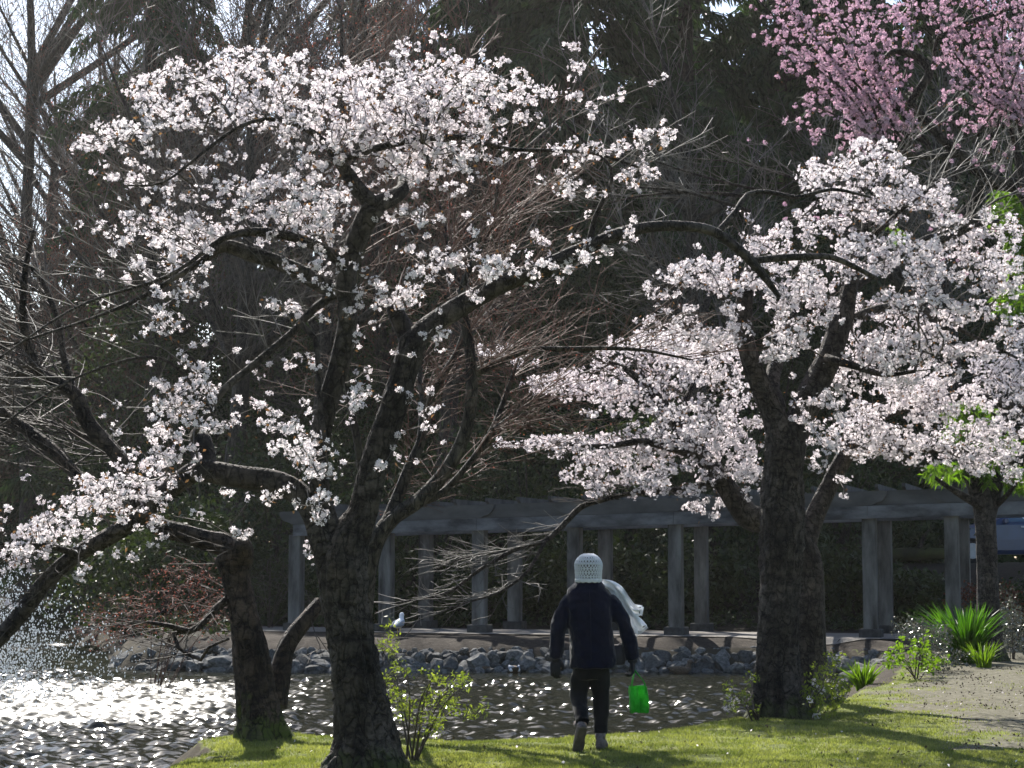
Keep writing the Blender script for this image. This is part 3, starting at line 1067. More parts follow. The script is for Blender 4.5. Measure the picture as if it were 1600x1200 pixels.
def build_person():
    gp = G(937, 1171, .03)
    ox, oy, oz = (920 - 800) / F * gp[1], gp[1], hz(gp[0], gp[1]) + .015
    K = gp[1] / F
    def X(px): return (px - 918.5) * K
    def Z(py): return (1172.5 - py) * K
    root = thing('person', 'person walking away over the grass in a navy coat and white crocheted hood', 'person', ((918.5 - 800) * K, oy, oz))
    skin = M('skin', (.30, .19, .14), (.42, .28, .21), 12, .6)
    navy = M('navy_wool', (.004, .005, .013), (.008, .010, .024), 14, .92, .35, 160, spec=.15, sheen=.25)
    trous = M('black_trousers', (.006, .006, .007), (.014, .014, .016), 10, .9, .3, 120, spec=.15, sheen=.15)
    glove = M('dark_glove', (.010, .010, .016), (.022, .022, .03), 20, .8)
    knit = M('white_crochet', (.72, .75, .82), (.84, .86, .90), 40, .95, .4, 120, trans=.35)
    hairm = M('grey_brown_hair', (.05, .045, .045), (.12, .11, .11), 40, .6)
    # body: one continuous figure
    lh, lk, la = np.array([X(909), 0, Z(1046)]), np.array([X(903), .03, Z(1096)]), np.array([X(908), -.20, Z(1138)])
    rh, rk, ra = np.array([X(936), 0, Z(1046)]), np.array([X(938), .05, Z(1100)]), np.array([X(937), .02, Z(1158)])
    b = MB()
    b.loft(srings([(Z(1062), X(922), .0, .11, .09), (Z(1040), X(922), 0, .125, .10), (Z(1010), .01, .0, .125, .10), (Z(975), 0, .0, .15, .11), (Z(945), 0, .0, .17, .11), (Z(930), 0, .0, .14, .09), (Z(918), 0, .01, .065, .065), (Z(900), 0, .02, .06, .065)]))
    b.ell((X(919), .03, Z(896)), (.074, .092, .104), 20, 14)
    b.ell((X(919), .122, Z(895)), (.014, .02, .022), 8, 6)                 # nose
    for s in (-1, 1):
        b.ell((X(919) + s * .074, .03, Z(895)), (.012, .022, .03), 8, 6)   # ears
        b.ell((X(919) + s * .03, .115, Z(891)), (.014, .008, .008), 8, 6)
    b.ell((X(919), .115, Z(904)), (.026, .01, .008), 8, 6)                 # mouth
    for h, k_, a_ in ((lh, lk, la), (rh, rk, ra)):
        P = catmull([h + (0, 0, .04), h, k_, a_], .04)
        b.tube(P, np.interp(np.linspace(0, 1, len(P)), [0, .15, .55, .75, 1], [.066, .068, .05, .045, .034]), 14)
    lw, rw = np.array([X(868), .0, Z(1036)]), np.array([X(986), .0, Z(1038)])
    le, re = np.array([X(872), -.03, Z(992)]), np.array([X(975), -.03, Z(988)])
    ls, rs = np.array([X(892), 0, Z(943)]), np.array([X(948), 0, Z(943)])
    for s_, e_, w_ in ((ls, le, lw), (rs, re, rw)):
        P = catmull([s_, e_, w_], .04)
        b.tube(P, np.linspace(.05, .03, len(P)), 12)
    hand(b, lw, (-.05, .0, -1), (.25, .9, 0), 1, .35)
    hand(b, rw, (.08, .02, -1), (-1, .1, 0), 1, .75)
    bo = b.build('body', skin, root)
    evaluated(bo, [('REMESH', dict(mode='VOXEL', voxel_size=.0085)), ('SMOOTH', dict(factor=.5, iterations=2))])
    # gloves follow the fingers
    for w_, dv, pn, cu in ((lw, (-.05, .0, -1), (.25, .9, 0), .35), (rw, (.08, .02, -1), (-1, .1, 0), .75)):
        g = MB(); hand(g, w_, dv, pn, 1, cu)
        g.tube(np.array([w_ + (0, 0, .05), w_ + np.array(dv) * .02]), .034, 12)
        go = g.build('glove', glove, root)
        evaluated(go, [('REMESH', dict(mode='VOXEL', voxel_size=.005)), ('SMOOTH', dict(factor=.5, iterations=2))])
        cloth_noise(go, .002, 30)
        gm_ = go.data; nv = len(gm_.vertices)
        c_ = np.empty(nv * 3, np.float32); gm_.vertices.foreach_get('co', c_); n_ = np.empty(nv * 3, np.float32); gm_.vertices.foreach_get('normal', n_)
        gm_.vertices.foreach_set('co', c_ + n_ * .0045); gm_.update()
    # trousers
    t = MB()
    t.loft(srings([(Z(1068), X(922), 0, .125, .095), (Z(1050), X(922), 0, .15, .12), (Z(1025), X(922), 0, .15, .12)]))
    for h, k_, a_, px in ((lh, lk, la, 0), (rh, rk, ra, 1)):
        P = catmull([h + (0, 0, .05), h + (0, 0, -.03), k_, a_ + (0, 0, .035)], .03)
        t.tube(P, np.interp(np.linspace(0, 1, len(P)), [0, .2, .55, .8, 1], [.078, .083, .069, .061, .054]), 18)
    to = t.build('trousers', trous, root)
    evaluated(to, [('REMESH', dict(mode='VOXEL', voxel_size=.010)), ('SMOOTH', dict(factor=.5, iterations=3))])
    cloth_noise(to, .009, 11, 3, 1.5)
    # coat
    c = MB()
    cx = X(921)
    c.loft(srings([(Z(1051), X(926), .0, .186, .165), (Z(1044), X(926), .0, .187, .165), (Z(1010), X(924), -.01, .178, .148), (Z(985), X(921), -.015, .178, .14), (Z(958), X(920), -.015, .187, .135), (Z(945), X(920), -.01, .190, .122),
                   (Z(935), X(919), .0, .176, .110), (Z(926), X(919), .01, .138, .095), (Z(920), X(919), .012, .105, .085), (Z(915), X(919), .015, .085, .078), (Z(908), X(919), .02, .074, .072)], 32, 2.5))
    for s_, e_, w_ in ((ls, le, lw), (rs, re, rw)):
        P = catmull([s_ + (.0, 0, .0), s_ * .55 + e_ * .45 + ((-1 if s_[0] < 0 else 1) * .012, 0, 0), e_, w_ + (0, 0, .008)], .03)
        c.tube(P, np.interp(np.linspace(0, 1, len(P)), [0, .12, .4, .7, .93, 1], [.058, .070, .068, .062, .057, .054]), 20)
    co = c.build('coat', navy, root)
    evaluated(co, [('REMESH', dict(mode='VOXEL', voxel_size=.0085)), ('SMOOTH', dict(factor=.5, iterations=4))])
    cloth_noise(co, .015, 6.5, 1, .55)
    cloth_noise(co, .005, 19, 7, 1.3)
    # coat details: back seam, collar edge, sleeve seams
    MB().tube(catmull([(X(921), -.166, Z(1040)), (X(921), -.160, Z(1000)), (X(920), -.153, Z(955)), (X(919), -.118, Z(932))], .02), .0035, 6).build('back_seam', navy, co)
    col = MB()
    a = np.linspace(0, 2 * math.pi, 29)[:-1]
    rg = [np.stack([X(919) + r * np.cos(a), .018 + r * .95 * np.sin(a), np.full(28, z)], 1) for r, z in ((.098, Z(921)), (.090, Z(914)), (.084, Z(907)), (.078, Z(906)), (.076, Z(915)))]
    col.loft(rg, False)
    col.build('collar', navy, co, True)
    # hair under the hood
    hm = MB(); hm.ell((X(919), .02, Z(896)), (.088, .095, .108), 24, 16); hm.build('hair', hairm, root, True)
    # crocheted hood: yarn lattice over a dome
    hd = MB()
    cz = Z(897)
    def dome(u, v):
        """u angle, v 0 top .. 1 neck"""
        th = v * 2.15
        r = math.sin(min(th, 1.72))
        rr = (.114 + .004 * math.sin(u * 3)) * r
        z = cz + .012 + .108 * math.cos(th) if th < 1.57 else cz + .012 - (th - 1.57) * .195
        rr *= 1 - .22 * max(0, v - .62)
        return (X(919) + rr * math.cos(u), .012 + rr * 1.08 * math.sin(u), z)
    NU, NR = 26, 11
    vs = np.linspace(.16, 1.0, NR + 1)
    for r in range(NR):
        for i in range(NU):
            u0 = 2 * math.pi * i / NU
            du = 2 * math.pi / NU
            off = (r % 2) * du / 2
            for sgn in (-1, 1):
                p0 = dome(u0 + off, vs[r]); p2 = dome(u0 + off + sgn * du / 2, vs[r + 1])
                pm = dome(u0 + off + sgn * du / 4, (vs[r] + vs[r + 1]) / 2)
                hd.tube(np.array([p0, pm, p2]), [.0060, .0042, .0060], 5, False)
        if r % 2 == 0 or r > 8:
            ring = np.array([dome(u, vs[r]) for u in np.linspace(0, 2 * math.pi, 53)])
            hd.tube(ring, .0052, 5, False)
    cap = [np.array([dome(u, v) for u in np.linspace(0, 2 * math.pi, 27)[:-1]]) for v in (.01, .06, .12, .17)]
    hd.loft(cap)
    for v in (.985, 1.0, 1.02):
        ring = np.array([np.array(dome(u, v)) + (0, 0, .004 * math.sin(u * 13)) for u in np.linspace(0, 2 * math.pi, 79)])
        hd.tube(ring, .0085, 6, False)
    hd.build('hood', knit, root, True)
    # scarf tails streaming off the right shoulder
    def ribbon(path, wid, name, seed):
        P = catmull(path, .018)
        n = len(P); m = 9
        T = np.gradient(P, axis=0); T /= np.linalg.norm(T, axis=1)[:, None]
        wv = np.cross(T, (0, 1, .15)); wv /= np.linalg.norm(wv, axis=1)[:, None]
        V = []
        for k in range(n):
            f = k / (n - 1)
            hw = np.interp(f, [0, .3, .8, 1], wid)
            for j in range(m):
                q = (j / (m - 1) - .5) * 2
                V.append(P[k] + wv[k] * hw * q + np.array([.006 * math.sin(q * 9 + f * 5), .034 * math.sin(q * 6 + f * 6 + seed) * (.4 + f), .01 * math.sin(q * 4 + f * 9 + seed)]) + T[k] * (.012 * math.sin(j * 2.4 + seed) if k == n - 1 else 0))
        V = np.array(V)
        ii = np.arange(n * m).reshape(n, m)
        Q = np.stack([ii[:-1, :-1].ravel(), ii[:-1, 1:].ravel(), ii[1:, 1:].ravel(), ii[1:, :-1].ravel()], 1)
        back = V + np.array([0, .006, 0])
        ob = mesh_np(name, np.concatenate([V, back]), np.concatenate([Q, Q[:, ::-1] + n * m]), knit, root, True)
        fr = MB()
        for j in range(0, 17):
            q = (j / 16 - .5) * 2
            e = P[-1] + wv[-1] * np.interp(1, [0, 1], [wid[0], wid[-1]]) * q
            fr.tube(np.array([e, e + T[-1] * .025 + (0, .004 * math.sin(j), -.004)]), [.003, .0016], 4)
        fr.build('fringe', knit, ob)
        return ob
    ribbon([(X(941), .06, Z(919)), (X(953), .06, Z(922)), (X(966), .04, Z(932)), (X(976), .05, Z(947)), (X(986), .06, Z(960)), (X(1000), .08, Z(963))], [.035, .04, .055, .035], 'scarf', .4)
    ribbon([(X(956), .07, Z(926)), (X(968), .06, Z(942)), (X(975), .07, Z(958)), (X(985), .07, Z(976)), (X(999), .09, Z(994))], [.03, .04, .06, .068], 'scarf', 2.2)
    # shoes
    sole = M('shoe_sole', (.05, .042, .036), (.11, .095, .085), 20, .8)
    up = M('grey_trainer_fabric', (.06, .05, .05), (.19, .16, .155), 35, .85, .3)
    def shoe(org, pitch, yaw):
        cp, sp = math.cos(pitch), math.sin(pitch); cyw, syw = math.cos(yaw), math.sin(yaw)
        def tr(V):
            V = np.asarray(V, float)
            y = V[:, 1] * cp - V[:, 2] * sp; z = V[:, 1] * sp + V[:, 2] * cp; x = V[:, 0]
            return np.stack([x * cyw - y * syw, x * syw + y * cyw, z], 1) + np.asarray(org)
        def outline(sc, z):
            pts = [(-.030, -.075), (-.036, -.03), (-.034, .04), (-.044, .10), (-.043, .15), (-.028, .185), (0, .197), (.028, .185), (.043, .15), (.044, .10), (.034, .04), (.036, -.03), (.030, -.075), (0, -.086)]
            return np.array([(x * sc, .05 + (y - .05) * sc, z) for x, y in pts])
        s = MB(); s.loft([tr(outline(.96, 0)), tr(outline(1.05, .006)), tr(outline(1.05, .022)), tr(outline(1.0, .026))])
        so_ = s.build('sole', sole, None)
        u = MB()
        n = 14
        a = np.arange(n) * 2 * math.pi / n
        rg = []
        for y, hw, h in ((-.080, .02, .05), (-.07, .036, .078), (-.03, .038, .092), (.02, .039, .086), (.06, .041, .066), (.11, .043, .05), (.15, .040, .038), (.18, .026, .03)):
            rg.append(tr(np.stack([hw * np.cos(a), np.full(n, y), .024 + h * np.clip(np.sin(a), -.05, 1) ** 1.0], 1)))
        u.loft(rg)
        u.tube(tr([(0, -.02, .07), (0, -.022, .125)]), [.04, .043], 14)
        ub = u.build('shoe', up, root, True)
        so_.parent = ub
        L = MB()
        for q in range(4):
            y = .02 + q * .024
            L.tube(tr([(-.026, y, .103 - q * .012), (0, y + .004, .112 - q * .013), (.026, y, .103 - q * .012)]), .0035, 5)
        L.build('laces', sole, ub)
    shoe(ra + (0, -.0, -.082), 0, R(-9))
    shoe(la + (-.012, -.035, -.065), R(-52), R(14))
    # small dark shoulder bag at the right hip
    hb = thing('shoulder_bag', 'small dark shoulder bag hanging at the right hip of the walking person', 'bag', ((963 - 800) * K, oy, oz + Z(1030)))
    lm = M('dark_leather', (.012, .012, .02), (.03, .03, .04), 20, .55, .3)
    q = MB(); q.loft([np.stack([.055 * sx * np.cos(a2), .035 * sx * np.sin(a2), np.full(20, z)], 1) + (.012, .02, 0) for a2 in (np.arange(20) * math.pi / 10,) for z, sx in ((-.085, .75), (-.075, .95), (-.03, 1.08), (.03, 1), (.07, .8), (.078, .6))])
    q.build('pouch', lm, hb, True)
    q = MB(); q.tube(catmull([(-.02, .03, .06), (.045, .03, .085), (.055, .03, .0), (.035, .03, -.06)], .02), .006, 6); q.build('strap', lm, hb, True)
    # green tote
    bx, bz = (992 - 800) * K, oz + Z(1048)
    tote = thing('tote_bag', 'bright green shopping tote held in the right hand of the person', 'tote bag', (bx, oy + .03, bz))
    gm = M('green_bag_fabric', (.015, .30, .012), (.03, .40, .03), 22, .75, .5, 60, trans=.25, tcol=(1, 1.1, .7))
    Lq = []
    zt, zb = -(1077 - 1048) * K, -(1114 - 1048) * K
    c0 = X(999) - X(996)
    rg = []
    for z, w, dp, sh in ((zb, .055, .085, .010), (zb + .004, .060, .09, .010), (zb + .07, .064, .095, .006), (zt - .05, .062, .085, 0), (zt, .058, .07, -.003)):
        # near gusset folded inwards
        rg.append(np.array([(-w, -dp, z), (-w * .5, -dp + .02, z), (0, -dp + .045, z), (w * .5, -dp + .02, z), (w, -dp, z), (w + .004, 0, z), (w, dp, z), (0, dp - .03, z), (-w, dp, z), (-w - .004, 0, z)]) + (c0 + sh, 0, 0))
    bagm = MB()
    bagm.loft(rg, False)
    j = np.arange(10)
    bagm.add(np.concatenate([rg[0], rg[0].mean(0)[None]]), T=np.stack([np.full(10, 10), (j + 1) % 10, j], 1))
    body = bagm.build('bag_body', gm, tote)
    evaluated(body, [('SUBSURF', dict(levels=3, render_levels=3, subdivision_type='SIMPLE'))])
    cloth_noise(body, .010, 16, 2, .8)
    cloth_noise(body, .004, 40, 5, .6)
    for s in (-1, 1):
        h = MB()
        P = catmull([(c0 + s * .05, -.05, zt - .03), (c0 + s * .042, -.045, zt + .03), (c0 * .2 - .012, -.012, -.035), (-.016, 0, -.018), (c0 * .2 - .008, .02, -.035), (c0 + s * .042, .05, zt + .03), (c0 + s * .05, .055, zt - .03)], .015)
        T = np.gradient(P, axis=0); T /= np.linalg.norm(T, axis=1)[:, None]
        wv = np.cross(T, (1, 0, 0)); wv /= np.linalg.norm(wv, axis=1)[:, None] + 1e-9
        ex = np.array([.0022, 0, 0])
        h.loft([np.stack([p - w * .012 - ex, p + w * .012 - ex, p + w * .012 + ex, p - w * .012 + ex]) for p, w in zip(P, wv)])
        h.build('handle', gm, tote)
    tote.scale = (1.14, 1.14, 1.08)
build_person()

# ------------------------------------------------------------------ birds
def build_birds():
    wht = M('white_plumage', (.60, .62, .66), (.78, .79, .82), 30, .8)
    gry = M('grey_wing_plumage', (.22, .25, .30), (.33, .36, .42), 30, .8)
    blk = M('black_feather', (.01, .01, .01), (.03, .03, .03), 20, .7)
    yel = M('yellow_bill', (.5, .33, .05), (.6, .42, .08), 10, .5)
    Yg = 35.3
    x = (624.5 - 800) / F * Yg
    zg = hz(x, Yg)
    g = thing('gull', 'white gull with grey wings standing on the stone bank behind the young shrub', 'gull', (x, Yg, zg + .06), rz=R(-25))
    b = MB()
    b.loft([np.stack([r * w * np.cos(t), np.full(16, y), z + r * np.sin(t)], 1) for t in (np.arange(16) * math.pi / 8,) for y, z, r, w in ((-.20, .15, .012, 1.5), (-.14, .16, .035, 1.2), (-.06, .18, .07, 1), (.02, .20, .085, 1), (.08, .225, .075, 1), (.12, .26, .05, 1), (.13, .29, .01, 1))])
    b.tube(catmull([(0, .07, .22), (0, .10, .29), (0, .105, .34)], .02), [.055, .05, .045, .042, .042, .042][:len(catmull([(0, .07, .22), (0, .10, .29), (0, .105, .34)], .02))] if False else .045, 14)
    b.ell((0, .115, .36), (.042, .052, .044), 14, 10)
    bo = b.build('body', wht, g)
    evaluated(bo, [('REMESH', dict(mode='VOXEL', voxel_size=.008)), ('SMOOTH', dict(factor=.5, iterations=4))])
    for s in (-1, 1):
        w = MB(); w.loft([np.stack([s * (.070 * f + .008) + .014 * np.cos(t), y + 0 * t, z + hgt * np.sin(t)], 1) for t in (np.arange(12) * math.pi / 6,) for y, z, hgt, f in ((-.26, .155, .008, .3), (-.18, .165, .025, .6), (-.08, .19, .048, .95), (.02, .21, .055, 1.1), (.07, .23, .03, .95))])
        w.build('wing', gry, g, True)
        MB().tube(np.array([(s * .028, 0, .13), (s * .028, .005, .0)]), .006, 6).build('leg', yel, g)
    MB().tube(np.array([(0, .155, .358), (0, .20, .352), (0, .215, .342)]), [.014, .011, .003], 8).build('bill', yel, g, True)
    brn = M('brown_plumage', (.05, .035, .025), (.16, .12, .085), 40, .85)
    grn = M('dark_green_head_plumage', (.008, .02, .012), (.015, .035, .02), 20, .5)
    def duck(px, py, rz, label, male, sc=1.0):
        Yd = (CAMZ - ZW) * F / (py - 877.0) * .995
        xd = (px - 800) / F * Yd
        d = thing('duck', label, 'duck', (xd, Yd, ZW), 'ducks on the pond', rz)
        d.scale = (sc,) * 3
        b = MB()
        b.loft([np.stack([r * w * np.cos(t), np.full(16, y), z + r * .75 * np.sin(t)], 1) for t in (np.arange(16) * math.pi / 8,) for y, z, r, w in ((-.25, .10, .015, 1.6), (-.19, .075, .055, 1.2), (-.08, .055, .095, 1.05), (.04, .05, .10, 1), (.13, .06, .08, 1), (.19, .08, .03, 1))])
        b.tube(np.array([(0, .12, .08), (0, .155, .15), (0, .165, .19)]), [.05, .04, .038], 12)
        b.ell((0, .18, .21), (.04, .052, .042), 14, 10)
        bo = b.build('body', brn, d)
        evaluated(bo, [('REMESH', dict(mode='VOXEL', voxel_size=.009)), ('SMOOTH', dict(factor=.5, iterations=3))])
        h = MB(); h.ell((0, .181, .212), (.043, .055, .045), 14, 10); h.build('head_plumage', grn if male else brn, d, True)
        MB().box((0, .255, .20), (.018, .035, .007), 0, .005).build('bill', yel if male else brn, d)
        for s in (-1, 1):
            w = MB(); w.loft([np.stack([s * .075 * f + .02 * np.cos(t), y + 0 * t, z + hh * np.sin(t)], 1) for t in (np.arange(10) * math.pi / 5,) for y, z, hh, f in ((-.22, .11, .01, .4), (-.12, .09, .04, 1), (.0, .085, .05, 1.15), (.08, .09, .02, 1))])
            w.build('wing', gry if male else brn, d, True)
        MB().box((0, -.2, .10), (.035, .06, .01), 0, .006).build('tail', blk if male else brn, d)
        if male:
            for s in (-1, 1):
                q = MB(); q.ell((s * .062, -.10, .055), (.035, .10, .040), 12, 8); q.build('flank', wht, d, True)
    duck(803, 1047.5, R(8), 'drake seen from behind with white flanks on the dark water left of the person', True)
    duck(747, 1047, R(75), 'brown duck resting on the water at the foot of the stones, left of the drake', False, .9)
    duck(1061, 1049, R(-80), 'brown duck drifting at the stones right of the walking person', False, .95)
build_birds()
# ------------------------------------------------------------------ materials of the trees
b_cherry = bark('cherry_bark', (.022, .018, .015), (.075, .064, .056), (.16, .145, .135), moss=(.06, .085, .012), zmoss=.5)
b_brown = bark('brown_peeling_bark', (.024, .018, .013), (.078, .058, .043), (.16, .125, .10), moss=(.09, .125, .015), zmoss=.9)
b_maple = bark('smooth_maple_bark', (.035, .03, .022), (.085, .075, .058), (.15, .14, .11), lent=False)
b_dark = bark('woodland_bark', (.02, .017, .014), (.055, .048, .04), (.11, .10, .085), lent=False)
m_twig = M('twig_bark', (.035, .028, .024), (.10, .085, .075), 6, .7, spec=.25)
m_twig_red = M('reddish_twig_bark', (.055, .026, .020), (.13, .075, .055), 5, .7, spec=.25)
m_twig_gray = M('pale_twig_bark', (.06, .055, .05), (.15, .14, .13), 5, .65, spec=.3)
m_twig_dark = M('dark_twig_bark', (.035, .029, .024), (.10, .082, .068), 5, .6, spec=.4)
m_white = M('white_blossom', (.76, .69, .715), (.87, .835, .85), .9, .75, trans=.5, tcol=(1.0, .98, 1.0), island=.16, spec=.2)
m_bract = M('tan_bracts', (.16, .07, .035), (.30, .17, .07), 3, .7, trans=.35, island=.3)
m_pink = M('pink_blossom', (.52, .37, .46), (.72, .58, .67), .9, .75, trans=.45, tcol=(1.05, .85, .95), island=.25, spec=.2)
m_leaf = M('fresh_leaf', (.07, .14, .015), (.15, .24, .03), 3, .38, trans=.45, tcol=(1.2, 1.35, .5), island=.3, spec=.5)
m_leaf_dark = M('evergreen_leaf', (.018, .03, .012), (.06, .075, .028), 2, .55, trans=.2, tcol=(1.2, 1.4, .6), island=.4, spec=.25)
m_bud = M('red_buds', (.16, .06, .05), (.28, .12, .09), 1.5, .7, trans=.4, tcol=(1.2, .9, .8), island=.35)
m_needle = M('conifer_needles', (.016, .034, .016), (.055, .085, .036), .6, .6, trans=.3, tcol=(1.1, 1.3, .7), island=.4, spec=.25)

def catfl(root, base, A, P, idx, rng, mat, bract=True, **kw):
    kind(flowers('blossoms', A, rng, mat, root, base, **kw), 'stuff')
    if bract:
        k = rng.choice(len(A), size=int(len(A) * .55))
        kind(leaves('bracts', A[k] + rng.normal(0, .035, (len(k), 3)), rng, m_bract, root, base, L=.032, Wd=.010, up=.25), 'stuff')

def along(nodes_spec, rng, n, spread):
    """points scattered about the picture polyline of a shoot"""
    P = catmull(nodes_spec, .05)
    return P[rng.integers(0, len(P), n)] + rng.normal(0, spread, (n, 3))

# ------------------------------------------------------------------ front left cherry
def cherry_front():
    Y0 = 14.0
    rng = np.random.default_rng(21)
    base = G(577, 1200, .03); base = (U(577, 1200, Y0)[0], Y0, .03)
    root = thing('cherry_tree', 'old cherry with a thick leaning dark trunk nearest the viewer, its blossom limbs spreading wide', 'tree', base)
    limbs = [
        (0, 0, [(575, 1222, 102), (572, 1150, 90), (560, 1080, 82), (547, 1000, 74), (537, 930, 72), (535, 880, 76), (547, 838, 64), (566, 800, 48), (580, 745, 44), (597, 690, 45), (615, 640, 42), (631, 585, 42), (645, 530, 41)]),
        (0, .1, [(524, 900, 46), (506, 850, 44), (490, 805, 38), (462, 768, 38), (425, 752, 38), (380, 746, 37), (335, 738, 36), (308, 735, 34), (270, 760, 30), (225, 800, 27), (175, 835, 26), (120, 866, 26), (70, 910, 27), (30, 962, 26), (-10, 1005, 25)]),
        (.1, .25, [(322, 742, 34), (318, 715, 36), (313, 690, 34), (310, 676, 26)]),
        (.05, -.3, [(528, 860, 42), (508, 800, 33), (498, 740, 31), (500, 690, 33), (512, 630, 33), (532, 560, 33), (543, 500, 32), (542, 440, 31), (552, 390, 32), (570, 345, 36), (584, 322, 38)]),
        (-.3, -.5, [(584, 322, 30), (560, 296, 26), (542, 270, 22), (530, 250, 19), (515, 232, 14), (490, 208, 11), (455, 192, 9), (415, 186, 7), (370, 200, 6), (320, 236, 5), (255, 285, 4), (200, 290, 3)]),
        (-.3, 0, [(582, 322, 30), (608, 312, 28), (630, 296, 22), (628, 276, 12)]),
        (-.4, .5, [(530, 250, 14), (560, 240, 13), (610, 226, 12), (660, 218, 11), (720, 214, 9), (790, 232, 7), (860, 235, 6), (930, 240, 5), (1000, 262, 4)]),
        (-.4, .2, [(660, 222, 9), (668, 190, 8), (662, 150, 6), (650, 118, 4)]),
        (-.1, -.6, [(548, 456, 30), (510, 447, 27), (470, 425, 25), (430, 408, 24), (390, 396, 23), (350, 384, 19), (320, 405, 11), (280, 430, 8), (220, 465, 7), (150, 495, 5), (60, 525, 4), (-10, 548, 3)]),
        (-.2, -.7, [(545, 425, 22), (520, 398, 19), (480, 378, 17), (440, 366, 16), (395, 362, 14), (350, 372, 10), (290, 415, 6), (240, 440, 5), (120, 480, 4), (-10, 565, 3)]),
        (-.1, -.5, [(540, 452, 17), (510, 468, 15), (480, 492, 14), (462, 515, 13), (420, 550, 12), (382, 582, 12), (350, 608, 11), (325, 645, 8), (300, 685, 6)]),
        (-.3, -.5, [(470, 505, 10), (492, 528, 9), (497, 580, 8), (500, 640, 8), (508, 690, 7), (502, 750, 6), (498, 800, 4)]),
        (-.4, -.8, [(340, 620, 6), (300, 560, 5), (262, 520, 5), (268, 470, 4)]),
        (-.4, -.8, [(330, 640, 6), (250, 560, 5), (120, 590, 4), (-10, 672, 3)]),
        (0, .5, [(640, 540, 38), (662, 520, 36), (700, 492, 34), (745, 464, 32), (790, 440, 30), (835, 424, 28), (880, 403, 26), (920, 385, 22), (960, 368, 20), (1005, 356, 17), (1060, 353, 16), (1110, 360, 15), (1145, 382, 15), (1175, 410, 14), (1200, 440, 11), (1218, 465, 7)]),
        (.1, .1, [(642, 545, 30), (632, 515, 30), (620, 492, 28), (612, 478, 22)]),
        (.45, .9, [(1120, 365, 11), (1150, 330, 10), (1168, 304, 9), (1200, 300, 8), (1245, 308, 7), (1300, 296, 6), (1360, 308, 4)]),
        (.5, 1.0, [(1170, 408, 12), (1205, 404, 12), (1255, 401, 12), (1300, 402, 10), (1345, 422, 8), (1372, 436, 5)]),
        (.3, .1, [(920, 385, 11), (930, 340, 9), (948, 300, 7), (955, 262, 5), (900, 210, 4), (880, 190, 3)]),
        (.0, -.4, [(120, 866, 12), (60, 850, 9), (10, 870, 5)]),
    ]
    nodes = woody(root, base, limbs, Y0, b_cherry, rng, 72, .6, rough=.08)
    fl = [(260, 138, 70, 24), (230, 150, 40, 12), (330, 112, 60, 28), (400, 110, 60, 32), (470, 128, 60, 34), (150, 224, 38, 14), (205, 204, 50, 18), (280, 180, 50, 20), (350, 165, 60, 25), (430, 170, 60, 30),
          (540, 150, 60, 45), (600, 165, 50, 48), (640, 112, 42, 38), (690, 125, 50, 38), (760, 130, 60, 33), (832, 150, 32, 15), (640, 200, 70, 42), (720, 190, 60, 34), (800, 172, 33, 22), (560, 212, 50, 32),
          (480, 200, 50, 30), (600, 262, 50, 22, .7), (660, 250, 50, 28), (720, 240, 40, 22), (450, 292, 68, 28), (385, 294, 38, 20), (400, 325, 50, 16, .7), (470, 332, 50, 22), (520, 300, 36, 18), (310, 262, 22, 9), (340, 290, 18, 8),
          (262, 365, 58, 25), (320, 372, 38, 26), (300, 408, 50, 18), (185, 383, 14, 10), (212, 411, 9, 7), (282, 450, 38, 18), (256, 500, 20, 22), (470, 352, 40, 22, .7), (430, 372, 30, 16, .5), (640, 350, 40, 30, .3),
          (612, 462, 54, 18, 1.3), (565, 465, 22, 10), (640, 430, 18, 10), (470, 480, 38, 12), (412, 476, 28, 9), (700, 404, 42, 14), (762, 416, 36, 15), (850, 420, 42, 14), (900, 370, 16, 10), (910, 396, 16, 7),
          (820, 440, 24, 10), (742, 460, 18, 8), (690, 520, 9, 13), (912, 234, 48, 11, 1.3), (990, 265, 33, 22), (1020, 212, 33, 18), (880, 290, 18, 12), (932, 300, 22, 10), (882, 300, 20, 10),
          (285, 595, 44, 26), (270, 642, 40, 28), (322, 600, 18, 28), (258, 680, 30, 16), (462, 560, 46, 14, .6), (400, 640, 26, 10, .5), (620, 612, 26, 15), (560, 622, 26, 16), (660, 650, 17, 13), (616, 690, 17, 9), (672, 664, 10, 10),
          (470, 690, 38, 22), (500, 722, 32, 26), (440, 660, 28, 16), (540, 642, 16, 10), (240, 742, 58, 30), (180, 770, 58, 26), (100, 822, 50, 22), (60, 846, 45, 26), (28, 872, 30, 16), (222, 790, 38, 30), (130, 790, 38, 17),
          (282, 720, 38, 20), (430, 772, 38, 16, .7), (490, 792, 28, 20), (382, 834, 24, 8), (354, 770, 14, 7), (485, 862, 5, 16), (15, 945, 14, 7), (126, 896, 12, 11), (600, 710, 30, 20, .25), (420, 745, 30, 14, .5), (560, 500, 30, 20, .4), (470, 420, 40, 12, .4),
          (330, 650, 30, 20, .6), (450, 715, 30, 18, .7),
          (500, 235, 310, 95, .16), (360, 325, 190, 70, .17), (620, 400, 220, 120, .05), (280, 600, 130, 110, .08), (560, 650, 150, 110, .07), (760, 260, 150, 70, .08), (160, 800, 150, 70, .12)]
    A = ell_pts(rng, [(b[0], b[1], b[2] * 1.08, b[3] * 1.15) + tuple(b[4:]) for b in fl], Y0 - .1, .0098, .78, 1.0, -.26)
    Pn, par, idx, n0 = grow(nodes, A, rng, .25, .18, .08)
    kind(twig_mesh('twigs', Pn, par, n0, m_twig, root, base, .0028, .022, .42), 'stuff')
    ax = (base[0] - .1, Y0, 2.4)
